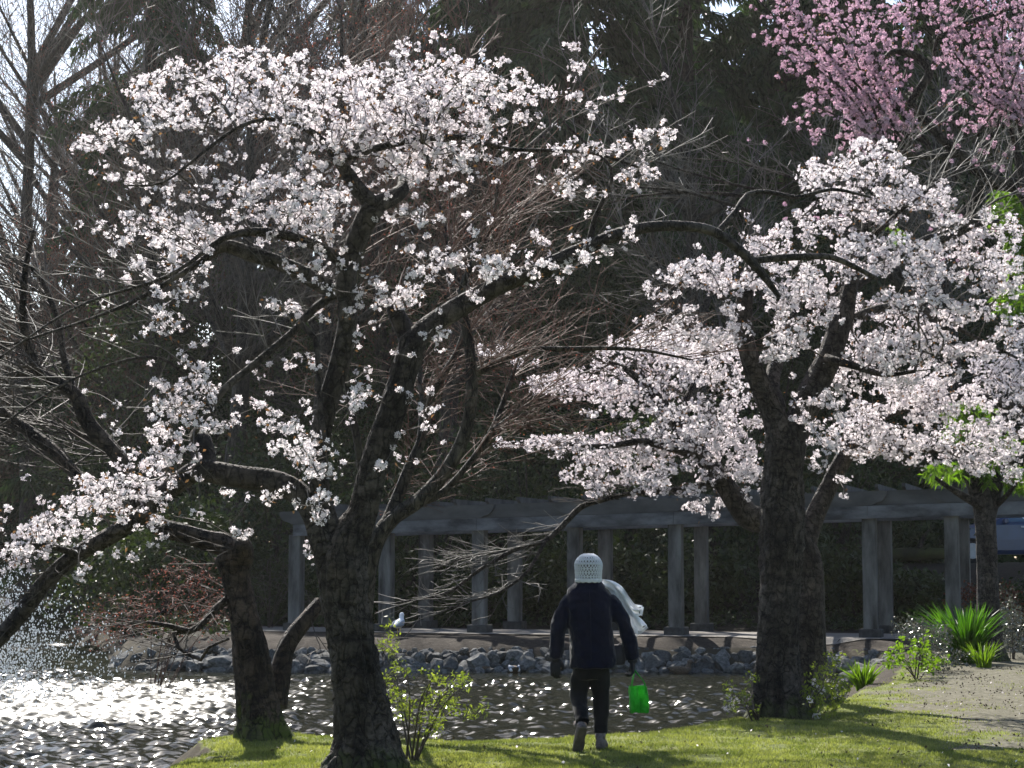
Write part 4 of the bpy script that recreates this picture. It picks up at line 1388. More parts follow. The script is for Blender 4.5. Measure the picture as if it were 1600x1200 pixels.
    bare_shoots(root, base, nodes, rng, 46, m_twig_gray, ax, .9, .0024, zone=[(0, 380, 480, 720), (840, 170, 1010, 420)], gap=.22, up=.02)
    bare_shoots(root, base, nodes, rng, 60, m_twig, ax, .7, .0024, zone=[(150, 100, 900, 500)], gap=.2, up=.03)
    bare_shoots(root, base, nodes, rng, 22, m_twig, ax, .8, .0022, zone=[(-20, 820, 200, 1010)], gap=.2, up=-.10, zdir=-.35)
    S = np.concatenate(SHOOT_PTS[-2:-1])
    A = np.concatenate([A, S[rng.choice(len(S), 420)] + rng.normal(0, .02, (420, 3))])
    catfl(root, base, A, Pn, idx, rng, m_white, per=(4, 11), crad=.036, fr=.0168)
cherry_front()

# ------------------------------------------------------------------ right cherry by the walker, and the one just behind it
R_FL = [(1360, 228, 38, 12), (1300, 268, 48, 20), (1370, 258, 48, 26), (1270, 290, 28, 13), (1440, 300, 50, 26), (1500, 335, 48, 22), (1340, 310, 60, 24), (1400, 330, 60, 24), (1172, 335, 8, 7), (1148, 330, 8, 7), (1290, 342, 48, 26),
        (1192, 375, 28, 22), (1112, 400, 48, 15), (1082, 430, 58, 22), (1042, 450, 38, 16), (1140, 440, 48, 28), (1230, 380, 38, 28), (1100, 490, 58, 24), (1050, 500, 42, 17), (1060, 530, 50, 18), (1130, 520, 40, 30),
        (1230, 440, 50, 38), (1250, 500, 58, 38), (1230, 545, 40, 36), (1290, 450, 40, 38), (1350, 400, 58, 38), (1420, 400, 58, 36), (1500, 400, 66, 36), (1560, 360, 36, 26), (1570, 430, 40, 38), (1460, 460, 78, 38), (1380, 500, 68, 46), (1350, 580, 58, 48),
        (1430, 560, 78, 46), (1520, 520, 78, 46), (1280, 640, 40, 40, .8), (1290, 692, 24, 18), (1280, 730, 13, 9), (1310, 745, 16, 10), (1322, 780, 6, 6)]
B_FL = [(1010, 540, 58, 22), (950, 592, 68, 26), (880, 602, 58, 19), (960, 556, 30, 14, .6), (1060, 570, 58, 38), (1110, 565, 56, 38), (1000, 622, 68, 32), (902, 640, 38, 13), (862, 692, 56, 11, 1.2), (795, 692, 24, 5), (930, 702, 58, 22), (1000, 700, 68, 32),
        (1080, 660, 68, 42), (1130, 720, 58, 38), (1050, 750, 58, 26), (960, 740, 58, 22), (902, 745, 38, 10), (930, 766, 28, 9), (1100, 780, 48, 17), (990, 775, 11, 5), (1160, 650, 36, 56), (1120, 802, 9, 9), (1170, 745, 20, 26), (820, 560, 30, 14, .5), (770, 545, 30, 12, .4),
        (1560, 600, 58, 46), (1480, 630, 78, 36), (1400, 640, 68, 38), (1340, 680, 48, 36), (1420, 700, 68, 26), (1500, 690, 66, 32), (1570, 680, 48, 36), (1540, 722, 48, 20), (1580, 735, 18, 18), (1440, 600, 60, 30), (1300, 560, 30, 30, .6), (1250, 700, 20, 30, .5), (1610, 640, 30, 60), (1600, 540, 30, 50)]
def cherry_right():
    Y0 = 19.0
    rng = np.random.default_rng(31)
    base = (U(1222, 1122, Y0)[0], Y0, .03)
    root = thing('cherry_tree', 'cherry with a stout forked trunk right of the walking person, dense white blossom overhead', 'tree', base)
    limbs = [
        (0, 0, [(1222, 1140, 88), (1216, 1090, 76), (1213, 1020, 64), (1216, 940, 62), (1220, 860, 68), (1222, 790, 68), (1224, 740, 62), (1226, 700, 60), (1212, 655, 40), (1192, 610, 35), (1172, 560, 32), (1162, 515, 30), (1164, 465, 27), (1172, 425, 24), (1176, 405, 18)]),
        (0, .3, [(1228, 740, 50), (1238, 690, 48), (1256, 640, 46), (1277, 595, 44), (1296, 556, 40), (1310, 515, 36), (1322, 475, 30), (1330, 435, 26), (1336, 400, 19), (1352, 360, 14), (1348, 320, 10), (1342, 270, 7)]),
        (.2, .9, [(1216, 640, 26), (1206, 600, 24), (1214, 560, 22), (1216, 520, 17), (1240, 490, 11), (1262, 440, 8)]),
        (.1, -.4, [(1164, 500, 15), (1135, 470, 11), (1095, 445, 8), (1040, 445, 5)]),
        (.2, .5, [(1310, 515, 20), (1350, 490, 15), (1400, 478, 12), (1450, 490, 10), (1510, 520, 7), (1590, 560, 4)]),
        (.3, 1.0, [(1326, 455, 16), (1370, 425, 13), (1410, 395, 12), (1450, 372, 12), (1500, 358, 9), (1560, 345, 6)]),
        (.3, .2, [(1340, 385, 10), (1385, 350, 9), (1425, 318, 7), (1480, 330, 5)]),
        (.4, .5, [(1425, 395, 16), (1470, 375, 15), (1505, 360, 13), (1530, 338, 10)]),
        (-.1, -.6, [(1290, 560, 16), (1330, 570, 12), (1380, 585, 9), (1430, 580, 6)]),
        (.1, .2, [(1350, 330, 8), (1300, 300, 6), (1250, 300, 5)]),
    ]
    nodes = woody(root, base, limbs, Y0, b_cherry, rng, 56, .55, rough=.075)
    A = ell_pts(rng, R_FL, Y0 - .1, .0200, 1.0, 1.0, -.24)
    Pn, par, idx, n0 = grow(nodes, A, rng, .25, .2, .08)
    kind(twig_mesh('twigs', Pn, par, n0, m_twig, root, base, .0030, .024, .42), 'stuff')
    top = np.concatenate([U(np.linspace(940, 1300, 40), np.linspace(300, 330, 40) + 20 * np.sin(np.arange(40)), Y0 + .5 * np.sin(np.arange(40) * 1.7)), nodes[nodes[:, 2] > 3.6]])
    for (qx0, qy0, qx1, qy1) in ((1172, 330, 930, 296), (1165, 306, 905, 330), (1240, 306, 980, 236), (1345, 330, 1110, 250), (1340, 300, 1430, 215), (1425, 318, 1560, 250), (1172, 420, 1000, 470), (1500, 360, 1610, 300)):
        t_ = np.linspace(0, 1, 7)
        Pq = U(qx0 + (qx1 - qx0) * t_, qy0 + (qy1 - qy0) * t_ - 16 * np.sin(t_ * 3.1) * (1 if qy1 > 240 else -.5), Y0 + .3 * np.sin(t_ * 2 + qx0))
        limb_mesh('limb', Pq, np.linspace(.020, .004, 7), b_cherry, root, base, .03, 7, .08)
        dd = np.gradient(Pq, axis=0)[1:]
        P2, pr2, n2 = shoots(np.repeat(Pq[1:], 2, 0), np.repeat(dd, 2, 0) / .1 * .1 + rng.normal(0, .12, (12, 3)), rng, L=.9, gap=.2, up=.03, curl=.12)
        kind(twig_mesh('bare_twigs', P2, pr2, n2, m_twig_gray, root, base, .0027, .014, .40), 'stuff')
    bare_shoots(root, base, nodes, rng, 60, m_twig, (base[0], Y0, 3.0), .9, .0026, zone=[(1000, 200, 1620, 520)], gap=.22, up=.03)
    catfl(root, base, A, Pn, idx, rng, m_white, per=(6, 11), crad=.042, fr=.018)
def cherry_behind():
    Y0 = 21.2
    rng = np.random.default_rng(41)
    base = (U(1268, 1062, Y0)[0], Y0, .03)
    root = thing('cherry_tree', 'second cherry close behind the forked trunk, its low white sprays reaching over the pond', 'tree', base)
    limbs = [
        (0, 0, [(1270, 1100, 66), (1266, 1040, 52), (1264, 980, 50), (1262, 920, 50), (1254, 865, 52), (1234, 830, 44), (1205, 815, 42), (1172, 808, 40), (1152, 785, 38), (1128, 752, 32), (1098, 715, 28), (1066, 672, 24), (1038, 636, 20), (1010, 604, 15), (975, 575, 9), (930, 560, 5)]),
        (0, .6, [(1252, 870, 36), (1270, 815, 32), (1296, 760, 28), (1322, 710, 26), (1350, 668, 22), (1400, 640, 18), (1460, 625, 16), (1520, 618, 15), (1580, 636, 14), (1640, 650, 10)]),
        (.2, .9, [(1330, 700, 18), (1390, 700, 14), (1450, 702, 12), (1520, 710, 8), (1590, 720, 4)]),
        (0, -.6, [(1098, 715, 16), (1050, 700, 14), (1000, 690, 12), (940, 698, 9), (870, 692, 6), (800, 692, 4)]),
        (-.1, -.7, [(1130, 752, 14), (1060, 765, 11), (990, 770, 8), (940, 782, 8), (908, 792, 10), (880, 820, 9), (850, 846, 8), (808, 857, 7), (750, 890, 6), (696, 927, 5), (619, 942, 3)]),
        (-.5, -.9, [(852, 846, 6), (822, 895, 5), (780, 925, 4), (735, 940, 3), (690, 955, 2.5)]),
        (-.5, -.3, [(800, 860, 5), (740, 868, 4), (672, 890, 2.5)]),
        (0, .5, [(1060, 668, 14), (1075, 620, 11), (1100, 570, 8), (1120, 540, 5)]),
        (.1, .5, [(1010, 604, 9), (1000, 570, 7), (1010, 540, 4)]),
    ]
    nodes = woody(root, base, limbs, Y0, b_cherry, rng, 30, .5)
    A = ell_pts(rng, B_FL, Y0 - .1, .0240, 1.0, 1.0, -.28)
    Pn, par, idx, n0 = grow(nodes, A, rng, .22, .2, .07)
    kind(twig_mesh('twigs', Pn, par, n0, m_twig, root, base, .0030, .024, .42), 'stuff')
    for zn, n_, L_ in (((600, 780, 920, 960), 70, .55), ((690, 860, 870, 960), 30, .5)):
        low = nodes[nodes[:, 2] < 2.2]
        bare_shoots(root, base, low, rng, n_, m_twig_gray, (base[0] - .4, Y0, 2.4), L_, .0030, zone=[zn], gap=.16, up=-.02, zdir=-.05, side=.55)
    bare_shoots(root, base, nodes, rng, 40, m_twig, (base[0], Y0, 2.4), .8, .0028, zone=[(900, 560, 1200, 800)], gap=.2)
    catfl(root, base, A, Pn, idx, rng, m_white, per=(6, 11), crad=.044, fr=.0185)
cherry_right()
cherry_behind()

# ------------------------------------------------------------------ pollarded mossy tree on the bank, left
def pollard():
    Y0 = 16.7
    rng = np.random.default_rng(51)
    base = (U(412, 1158, Y0)[0], Y0, .03)
    root = thing('pollarded_tree', 'brown knobbly pollarded tree with a mossy foot on the bank tip, nearly bare of blossom', 'tree', base)
    limbs = [
        (0, 0, [(414, 1172, 84), (408, 1130, 66), (400, 1080, 59), (390, 1010, 52), (378, 950, 46), (368, 905, 44), (364, 875, 54), (352, 852, 40), (318, 842, 32), (285, 832, 30), (252, 824, 30), (225, 800, 26), (205, 760, 24), (190, 722, 24), (166, 692, 24), (138, 662, 25), (118, 618, 22), (96, 602, 18), (62, 580, 16), (42, 535, 14), (36, 480, 12), (40, 420, 9), (52, 360, 6)]),
        (.1, .4, [(430, 1105, 36), (437, 1060, 33), (446, 1015, 29), (462, 988, 28), (484, 962, 24), (501, 940, 20)]),
        (.0, -.2, [(372, 880, 44), (380, 862, 36), (378, 845, 22)]),
        (0, .6, [(255, 826, 22), (210, 800, 20), (160, 770, 20), (122, 745, 20), (82, 702, 20), (42, 672, 20), (0, 642, 20), (-40, 610, 18)]),
        (0, -.5, [(362, 932, 16), (338, 950, 12), (318, 972, 11), (296, 986, 10), (266, 978, 8), (230, 972, 5)]),
        (-.3, -.6, [(296, 986, 8), (270, 990, 7), (280, 1012, 7), (292, 1022, 6), (314, 1031, 6), (326, 1012, 5), (358, 998, 4)]),
        (.4, .9, [(60, 580, 12), (20, 585, 10), (-30, 600, 8)]),
        (.2, .6, [(118, 618, 12), (100, 560, 11), (90, 500, 9), (60, 430, 8), (20, 400, 6)]),
        (.3, .9, [(190, 722, 10), (150, 690, 8), (80, 660, 7), (60, 655, 4)]),
    ]
    nodes = woody(root, base, limbs, Y0, b_brown, rng, 48, .5, rough=.075)
    bare_shoots(root, base, nodes, rng, 150, m_twig, (base[0], Y0, 2.0), 1.5, .0030, zone=[(-60, 300, 260, 800)], gap=.22, up=.05, rmax=.025)
    bare_shoots(root, base, nodes, rng, 40, m_twig, (base[0], Y0, 1.5), .7, .0028, zone=[(180, 780, 420, 1040), (430, 930, 500, 1010)], gap=.18, up=.02)
pollard()

# ------------------------------------------------------------------ bare multi-stemmed maple behind the front cherry
def maple():
    Y0 = 17.8
    rng = np.random.default_rng(61)
    base = (U(585, 1130, Y0)[0], Y0, 0.0)
    root = thing('bare_maple', 'slender bare maple with curving stems and fine reddish twigs behind the front cherry trunk', 'tree', base)
    limbs = [
        (0, 0, [(568, 1145, 40), (566, 1050, 32), (568, 950, 30), (582, 860, 30), (612, 812, 26), (655, 782, 24), (695, 738, 22), (722, 690, 21), (735, 640, 20), (737, 590, 18), (734, 545, 16), (726, 500, 14), (722, 450, 11), (745, 400, 8), (770, 345, 6), (778, 280, 4)]),
        (0, .3, [(578, 880, 20), (598, 830, 20), (620, 780, 20), (640, 730, 18), (658, 690, 16), (664, 640, 14), (690, 590, 12), (715, 548, 10), (730, 500, 8)]),
        (0, .6, [(736, 585, 15), (770, 570, 13), (800, 556, 11), (835, 546, 10), (890, 545, 8), (950, 544, 7), (1010, 548, 5), (1080, 562, 3)]),
        (.2, .8, [(640, 790, 14), (690, 770, 12), (740, 715, 10), (770, 670, 10), (782, 640, 9), (800, 590, 6), (810, 560, 4)]),
        (.2, .6, [(770, 672, 8), (800, 650, 7), (830, 628, 5)]),
        (.1, -.5, [(585, 860, 16), (560, 700, 13), (540, 560, 10), (560, 420, 8), (590, 330, 5)]),
        (.2, .9, [(722, 450, 8), (700, 400, 7), (690, 330, 6), (660, 280, 4)]),
        (.3, 1.1, [(775, 380, 6), (800, 340, 5), (850, 300, 4)]),
        (.1, .8, [(664, 640, 9), (655, 590, 8), (660, 540, 6), (620, 470, 5)]),
    ]
    nodes = woody(root, base, limbs, Y0, b_maple, rng, 20, .3)
    ax = (base[0] + .2, Y0, 1.6)
    kw = dict(gap=.15, side=.6, flat=0.0, up=-.01, curl=.14)
    bare_shoots(root, base, nodes, rng, 150, m_twig_red, ax, 1.15, .0022, zone=[(540, 260, 1100, 640)], zdir=.05, **kw)
    bare_shoots(root, base, nodes, rng, 90, m_twig_red, ax, .9, .0022, name='low_twigs', zone=[(600, 560, 860, 880)], zdir=-.02, **kw)
    far = nodes[(nodes[:, 0] > base[0] + .5)]
    bare_shoots(root, base, far, rng, 60, m_twig_red, ax, 1.3, .0022, name='outer_twigs', zdir=.0, **kw)
    A = np.concatenate([np.array([v.co[:] for v in list(o.data.vertices)[::37]]) for o in root.children if 'twigs' in o.name]) + np.array(base)
    k = rng.choice(len(A), 900)
    kind(leaves('buds', A[k], rng, m_bud, root, base, L=.022, Wd=.006, spread=.02), 'stuff')
maple()

# ------------------------------------------------------------------ pink plum coming in from the right
def plum():
    Y0 = 27.0
    rng = np.random.default_rng(71)
    base = (U(1660, 1060, Y0)[0], Y0, .05)
    root = thing('plum_tree', 'plum tree covered in deep pink blossom at the top right behind the white cherries', 'tree', base)
    limbs = [
        (0, 0, [(1665, 1062, 60), (1655, 900, 50), (1650, 700, 46), (1640, 500, 40), (1630, 380, 34), (1600, 300, 26), (1555, 285, 24), (1530, 268, 22), (1500, 240, 18), (1470, 215, 14), (1440, 180, 14), (1424, 160, 14), (1440, 135, 14), (1452, 112, 14), (1436, 90, 13), (1400, 80, 10), (1380, 92, 7)]),
        (.1, .4, [(1540, 275, 18), (1525, 310, 16), (1515, 345, 14), (1500, 372, 11), (1470, 400, 7)]),
        (-.2, .5, [(1640, 50, 10), (1600, 10, 10), (1535, 28, 9), (1482, 46, 9), (1464, 62, 7), (1458, 100, 6)]),
        (0, -.3, [(1500, 240, 12), (1460, 245, 11), (1420, 240, 10), (1390, 225, 8)]),
        (-.2, -.2, [(1640, 500, 24), (1650, 300, 20), (1640, 150, 16), (1640, 50, 12)]),
        (.2, .2, [(1600, 300, 14), (1590, 240, 12), (1580, 200, 10)]),
    ]
    fan = [((1400, 232), [(1185, 0), (1215, -10), (1240, 10), (1275, -10), (1300, 0), (1330, -15), (1350, 0), (1375, -10), (1400, 10), (1425, 0), (1205, 60), (1235, 110), (1260, 160), (1250, 200), (1255, 60), (1290, 60), (1330, 70), (1365, 60)]),
           ((1580, 205), [(1440, -10), (1475, 0), (1490, 40), (1510, -10), (1530, 10), (1545, -10), (1570, -10), (1590, 0), (1600, 20), (1620, -10), (1465, 90), (1480, 150), (1460, 190)])]
    for (fx_, fy_), tips in fan:
        for tx_, ty_ in tips:
            mx_ = fx_ + (tx_ - fx_) * .45 + rng.uniform(-12, 12); my_ = fy_ + (ty_ - fy_) * .5 + rng.uniform(-6, 14)
            limbs.append((rng.uniform(-.4, .4), rng.uniform(-1, 1), [(fx_ + rng.uniform(-75, 60), fy_ + rng.uniform(-8, 10), 5), (mx_, my_, 3.6), (tx_, ty_, 2.2)]))
    nodes = woody(root, base, limbs, Y0, b_dark, rng, 16, .3)
    A = []
    for d0, d1, pts in limbs[6:]:
        p = np.array(pts, float)
        n = int(np.hypot(*(p[-1] - p[0])[:2]) * .30)
        t = rng.uniform(.1, 1.05, n)
        px = np.interp(t, [0, .5, 1, 1.1], [p[0, 0], p[1, 0], p[2, 0], p[2, 0] + (p[2, 0] - p[1, 0]) * .2]) + rng.normal(0, 8, n)
        py = np.interp(t, [0, .5, 1, 1.1], [p[0, 1], p[1, 1], p[2, 1], p[2, 1] + (p[2, 1] - p[1, 1]) * .2]) + rng.normal(0, 7, n)
        A.append(U(px, py, Y0 + d0 + (d1 - d0) * t + rng.normal(0, .3, n)))
    A.append(ell_pts(rng, [(1300, 150, 90, 60), (1290, 60, 70, 50), (1350, 210, 70, 40), (1320, 110, 60, 60), (1380, 150, 36, 60), (1540, 150, 60, 60), (1570, 70, 40, 60), (1500, 60, 26, 60), (1550, 240, 50, 40), (1580, 290, 40, 40), (1440, 230, 60, 24, 1.2), (1280, 225, 50, 24, 1.2), (1500, 190, 40, 30, 1), (1330, 330, 60, 30, .8), (1480, 330, 60, 34, 1.3), (1460, 420, 60, 40, .7), (1540, 400, 50, 60, .9), (1520, 270, 50, 30, 1.3), (1240, 330, 30, 20, .3), (1190, 220, 20, 12, .3), (1560, 340, 40, 30, .6)], Y0, .0026, 1.2, 1.0, .08))
    A = np.concatenate(A)
    Pn, par, idx, n0 = grow(nodes, A, rng, .12, .2, .08)
    kind(twig_mesh('twigs', Pn, par, n0, m_twig_dark, root, base, .0035, .02, .42), 'stuff')
    catfl(root, base, A, Pn, idx, rng, m_pink, per=(7, 11), crad=.036, fr=.021, bract=True)
plum()

# ------------------------------------------------------------------ broad-leaved tree at the right edge
def broadleaf():
    Y0 = 29.5
    rng = np.random.default_rng(81)
    zb = hz(U(1542, 1030, Y0)[0], Y0)
    base = (U(1545, 1040, Y0)[0], Y0, zb)
    root = thing('broadleaf_tree', 'tree with a straight ringed trunk behind the strappy green clump, bearing fresh green leaves', 'tree', base)
    limbs = [
        (0, 0, [(1550, 1046, 50), (1546, 1000, 38), (1543, 920, 34), (1541, 850, 33), (1538, 800, 34), (1530, 770, 32), (1515, 735, 26), (1500, 700, 20), (1480, 650, 14), (1470, 600, 8)]),
        (0, .4, [(1542, 810, 26), (1552, 775, 24), (1560, 735, 20), (1568, 680, 16), (1575, 600, 12), (1580, 480, 9), (1575, 380, 7), (1572, 310, 4)]),
        (-.1, -.6, [(1532, 790, 16), (1505, 775, 12), (1480, 760, 8), (1455, 742, 5)]),
        (0, -.4, [(1556, 790, 10), (1575, 772, 8), (1590, 752, 5)]),
        (.1, .5, [(1566, 700, 10), (1600, 640, 8), (1620, 560, 5)]),
    ]
    nodes = woody(root, base, limbs, Y0, b_cherry, rng, 24, .5, rough=.045)
    A = ell_pts(rng, [(1572, 318, 28, 32), (1590, 390, 16, 40), (1585, 470, 22, 24), (1515, 650, 36, 22), (1472, 738, 26, 12), (1540, 738, 34, 18), (1590, 748, 18, 16), (1505, 685, 26, 16), (1575, 350, 20, 20), (1400, 360, 14, 10, .5), (1560, 700, 30, 20, .5)], Y0, .03, .7, 1.2)
    Pn, par, idx, n0 = grow(nodes, A, rng, .2, .2, .1)
    kind(twig_mesh('twigs', Pn, par, n0, m_twig, root, base, .0035, .02, .42), 'stuff')
    L = np.repeat(A, 8, 0)
    kind(leaves('leaves', L, rng, m_leaf, root, base, L=.15, Wd=.026, droop=.35, spread=.03), 'stuff')
broadleaf()
# ------------------------------------------------------------------ woodland behind: conifers, bare trees, evergreen shrubs
def conifer(H, Rb, seed, nb=260, root=None):
    rng = np.random.default_rng(seed)
    P = np.array([(0, 0, -.3), (rng.normal(0, .1), 0, H * .4), (0, rng.normal(0, .1), H * .75), (0, 0, H)])
    limb_mesh('trunk', P, [Rb * .075, Rb * .06, Rb * .03, .02], b_dark, root, (0, 0, 0), .06, 12, .4)
    Vb, Q = [], []
    br = MB()
    C, D = [], []
    for k in range(nb):
        z = H * (.06 + .92 * (k + rng.uniform(0, 1)) / nb)
        L = Rb * (1 - (z / H) ** 1.35) * rng.uniform(.65, 1.15) + .25
        a = rng.uniform(0, 2 * math.pi)
        t = np.linspace(0, 1, 6)
        el = rng.uniform(-.1, .25)
        x = L * t
        zz = z + L * (el * t - .38 * t * t)
        pts = np.stack([x * math.cos(a), x * math.sin(a), zz], 1)
        br.tube(pts, np.linspace(.035, .008, 6), 3, False)
        n = int(30 + L * 62)
        u = rng.uniform(.12, 1.0, n) ** .8
        pc = np.stack([np.interp(u, t, pts[:, i]) for i in range(3)], 1)
        side = rng.choice([-1, 1], n) * rng.uniform(.05, .42, n) * L * .55 * (1.1 - u)
        pc[:, 0] += -math.sin(a) * side; pc[:, 1] += math.cos(a) * side
        pc[:, 2] -= np.abs(side) * .35 + rng.uniform(0, .12, n)
        C.append(pc)
        dd = np.stack([math.cos(a) * .6 - math.sin(a) * np.sign(side) * .7, math.sin(a) * .6 + math.cos(a) * np.sign(side) * .7, np.full(n, -.75)], 1)
        D.append(dd)
    br.build('branches', b_dark, root)['kind'] = 'stuff'
    kind(leaves('needles', np.concatenate(C), rng, m_needle, root, None, L=.36, Wd=.05, droop=.3, spread=.10, dirs=np.concatenate(D)), 'stuff')

def place(px, Y):
    x = (px - 800) / F * Y
    return x, Y, max(hz(x, Y), ZW if False else -5)

CON = [('tallest dark conifer behind the pergola, directly above the walking person', 905, 60, 31, 5.4), ('dark conifer beside the tallest one, left of it behind the pergola', 770, 64, 30, 5.0), ('dark conifer behind the bare twigs right of the walker', 1075, 62, 31, 5.4),
       ('dark conifer behind the left half of the pink plum', 1240, 63, 31, 5.2), ('dark conifer behind the fan of pink shoots', 1390, 61, 30, 5.2), ('dark conifer furthest right behind the pink plum', 1540, 63, 30, 5.4),
       ('dark conifer half hidden by bare twigs at the upper left', 225, 76, 40, 5.4), ('small dark conifer low at the upper left beyond the pond', 140, 92, 15, 5.4),
       ('slim dark conifer behind the mid-left thicket', 590, 80, 40, 4.8)]
protos = []
for i, (lab, px, Y, H, Rb) in enumerate(CON):
    x, y, z = place(px, Y)
    if i < 3:
        r = thing('conifer', lab, 'conifer tree', (x, y, z), 'conifers behind the pergola')
        conifer(H, Rb, 100 + i, 250, r)
        protos.append((r, H, Rb))
    else:
        s, h0, r0 = protos[i % 3]
        dup(s, (x, y, z), i * 1.3, (Rb / r0, Rb / r0, H / h0), lab, 'conifers behind the pergola')

# second rank: far wood closing the view under the crowns
def far_wood():
    rng = np.random.default_rng(7)
    n = 110000
    X = rng.uniform(-40, 34, n)
    top = np.interp(X, [-40, -20, -14, -10.5, -8.5, -5, -3.2, -2, 0, 40], [11, 11.5, 13, 15, 19, 18, 19, 24, 27, 27]) * (1 + .18 * np.sin(X * .9) + .1 * np.sin(X * 2.3 + 1))
    Z = top * rng.uniform(0, 1, n) ** .75
    C = np.stack([X, 98 + rng.uniform(-3, 4, n) - .10 * Z, Z], 1)
    kind(leaves('far_woodland', C[C[:, 0] > -3.5], rng, m_needle, None, None, L=.95, Wd=.24, droop=.5), 'stuff')
    q = C[C[:, 0] <= -3.5]
    mb = M('far_brown_wood', (.06, .042, .028), (.16, .115, .078), .7, .8, trans=.35, island=.4)
    kind(leaves('far_bare_woodland', q, rng, mb, None, None, L=.95, Wd=.14, droop=.2, up=.4), 'stuff')
far_wood()

def bare_tree(lab, px, Y, H, spread, seed, twm, n=900, lean=0.0, tr=.22, bud=None, forks=4, grp='bare trees in the wood'):
    rng = np.random.default_rng(seed)
    x, y, z = place(px, Y)
    root = thing('bare_tree', lab, 'tree', (x, y, z), grp)
    hz0 = H * rng.uniform(.25, .36)
    top = np.array([lean, rng.normal(0, .2), hz0])
    limbs = [np.array([(0, 0, -.3), (lean * .3, 0, hz0 * .5), top, (lean * 1.5 + rng.normal(0, .3), rng.normal(0, .3), H * .62), (lean * 2 + rng.normal(0, .5), 0, H * .88)])]
    rad = [[tr * 1.2, tr, tr * .85, tr * .5, tr * .12]]
    for k in range(forks):
        a = rng.uniform(0, 2 * math.pi)
        L = spread * rng.uniform(.6, 1.0)
        b = limbs[0][1] + (limbs[0][3] - limbs[0][1]) * rng.uniform(.25, .95)
        e = b + np.array([math.cos(a) * L, math.sin(a) * L * .7, L * rng.uniform(.7, 1.5)])
        m = (b + e) / 2 + rng.normal(0, L * .10, 3) + (0, 0, -L * .08)
        limbs.append(np.array([b, m, e])); rad.append([tr * .55, tr * .38, tr * .10])
    nodes = []
    for i, (P, r) in enumerate(zip(limbs, rad)):
        limb_mesh('trunk' if i == 0 else 'limb', P, r, b_dark, root, (0, 0, 0), .06, 10 if i == 0 else 7, .3, .3 if i == 0 else 0, seed + i)
        D = catmull(P, .35); nodes.append(D if i else D[len(D) // 3:])
    nodes = np.concatenate(nodes)
    st = nodes[rng.integers(0, len(nodes), n // 14)]
    d = st - np.array([0, 0, H * .3]); d /= np.linalg.norm(d, axis=1)[:, None] + 1e-9
    d = d + rng.normal(0, .45, d.shape); d[:, 2] += .25
    Pn, par, n0 = shoots(st, d, rng, L=spread * .75, step=spread * .07, gap=spread * .13, side=.6, curl=.10, up=.03)
    A = Pn[n0:]
    kind(twig_mesh('twigs', Pn, par, n0, twm, root, None, .006 if Y < 65 else .009, .06, .40), 'stuff')
    if bud is not None:
        nbud = min(4500, n * 2)
        kk = A[rng.integers(0, len(A), nbud)] + rng.normal(0, .22, (nbud, 3))
        kind(leaves('buds', kk, rng, bud, root, None, L=.08, Wd=.028, spread=.03), 'stuff')
    return root
BT = [('bare tree with a leaning trunk at the far left edge', 40, 84, 24.0, 4.4, m_twig_dark, None, .5),
      ('bare tree with reddish buds, left of the top left blossom', 175, 82, 25, 5.4, m_twig_dark, m_bud, .2),
      ('thick leaning bare tree crossing the sky gap at the upper left', 100, 88, 28, 6.0, m_twig_dark, None, 1.9),
      ('bare tree rising behind the limbs at the mid left', 255, 56, 18.0, 4.6, m_twig_dark, None, -.2),
      ('forked bare tree standing behind the pollarded tree', 362, 48, 16.5, 4.0, m_twig, None, .25),
      ('bare tree behind the front cherry, brown twigs against the sky', 500, 52, 17.5, 4.4, m_twig_red, None, .1),
      ('bare tree with brown buds under the top of the front cherry', 610, 57, 19.0, 4.2, m_twig_red, m_bud, -.2),
      ('pale bare tree hanging twigs before the conifers', 1120, 47, 15.5, 3.4, m_twig_gray, None, -.5),
      ('pale bare tree behind the pink plum', 1480, 46, 15.0, 3.2, m_twig_gray, None, .2),
      ('bare tree standing low at the left behind the pond', 175, 70, 15.0, 4.6, m_twig_red, m_bud, 0),
      ('thin bare tree just left of the dark conifers', 690, 50, 16.5, 2.8, m_twig_red, None, .3)]
FB = [(75, 92, 29, 'slender bare tree in the sky gap just inside the left edge'), (120, 96, 33, 'tall bare tree standing in the biggest sky gap at the upper left'),
      (205, 84, 30, 'tall red-budded bare tree behind the left tip of the top blossom'), (290, 80, 31, 'tall bare tree over the top left blossom of the front cherry'), (345, 70, 29, 'tall bare tree behind the crest of the front cherry, left of its middle'),
      (450, 66, 26, 'bare tree rising behind the middle of the front cherry crown'), (545, 70, 28, 'tall bare tree right of the middle of the front cherry crown'), (650, 68, 27, 'tall bare tree at the left margin of the dark conifers'),
      (48, 82, 40, 'very tall bare tree filling the top left corner with twigs'), (235, 66, 19, 'shorter bare tree behind the hanging blossom left of the front cherry'), (160, 98, 35, 'tallest bare tree at the upper left, farthest back')]
for i, (px, Y, H, lab) in enumerate(FB):
    BT.append((lab, px, Y, H, H * .24, m_twig_dark if i % 3 else m_twig_red, m_bud if i in (2, 3, 5, 6) else None, .5 * math.sin(i * 2.1)))
for i, (lab, px, Y, H, sp, tw, bd, ln) in enumerate(BT):
    bare_tree(lab, px, Y, H, sp, 300 + i, tw, (900 if i == 0 else 2600) if i < 11 else (1400 if i < 13 else 4200), ln, .24 if 2 < i < 11 else .36, bd, 9 if i < 11 else 12, 'bare trees in the wood' if i < 11 else 'tall bare trees at the upper left')

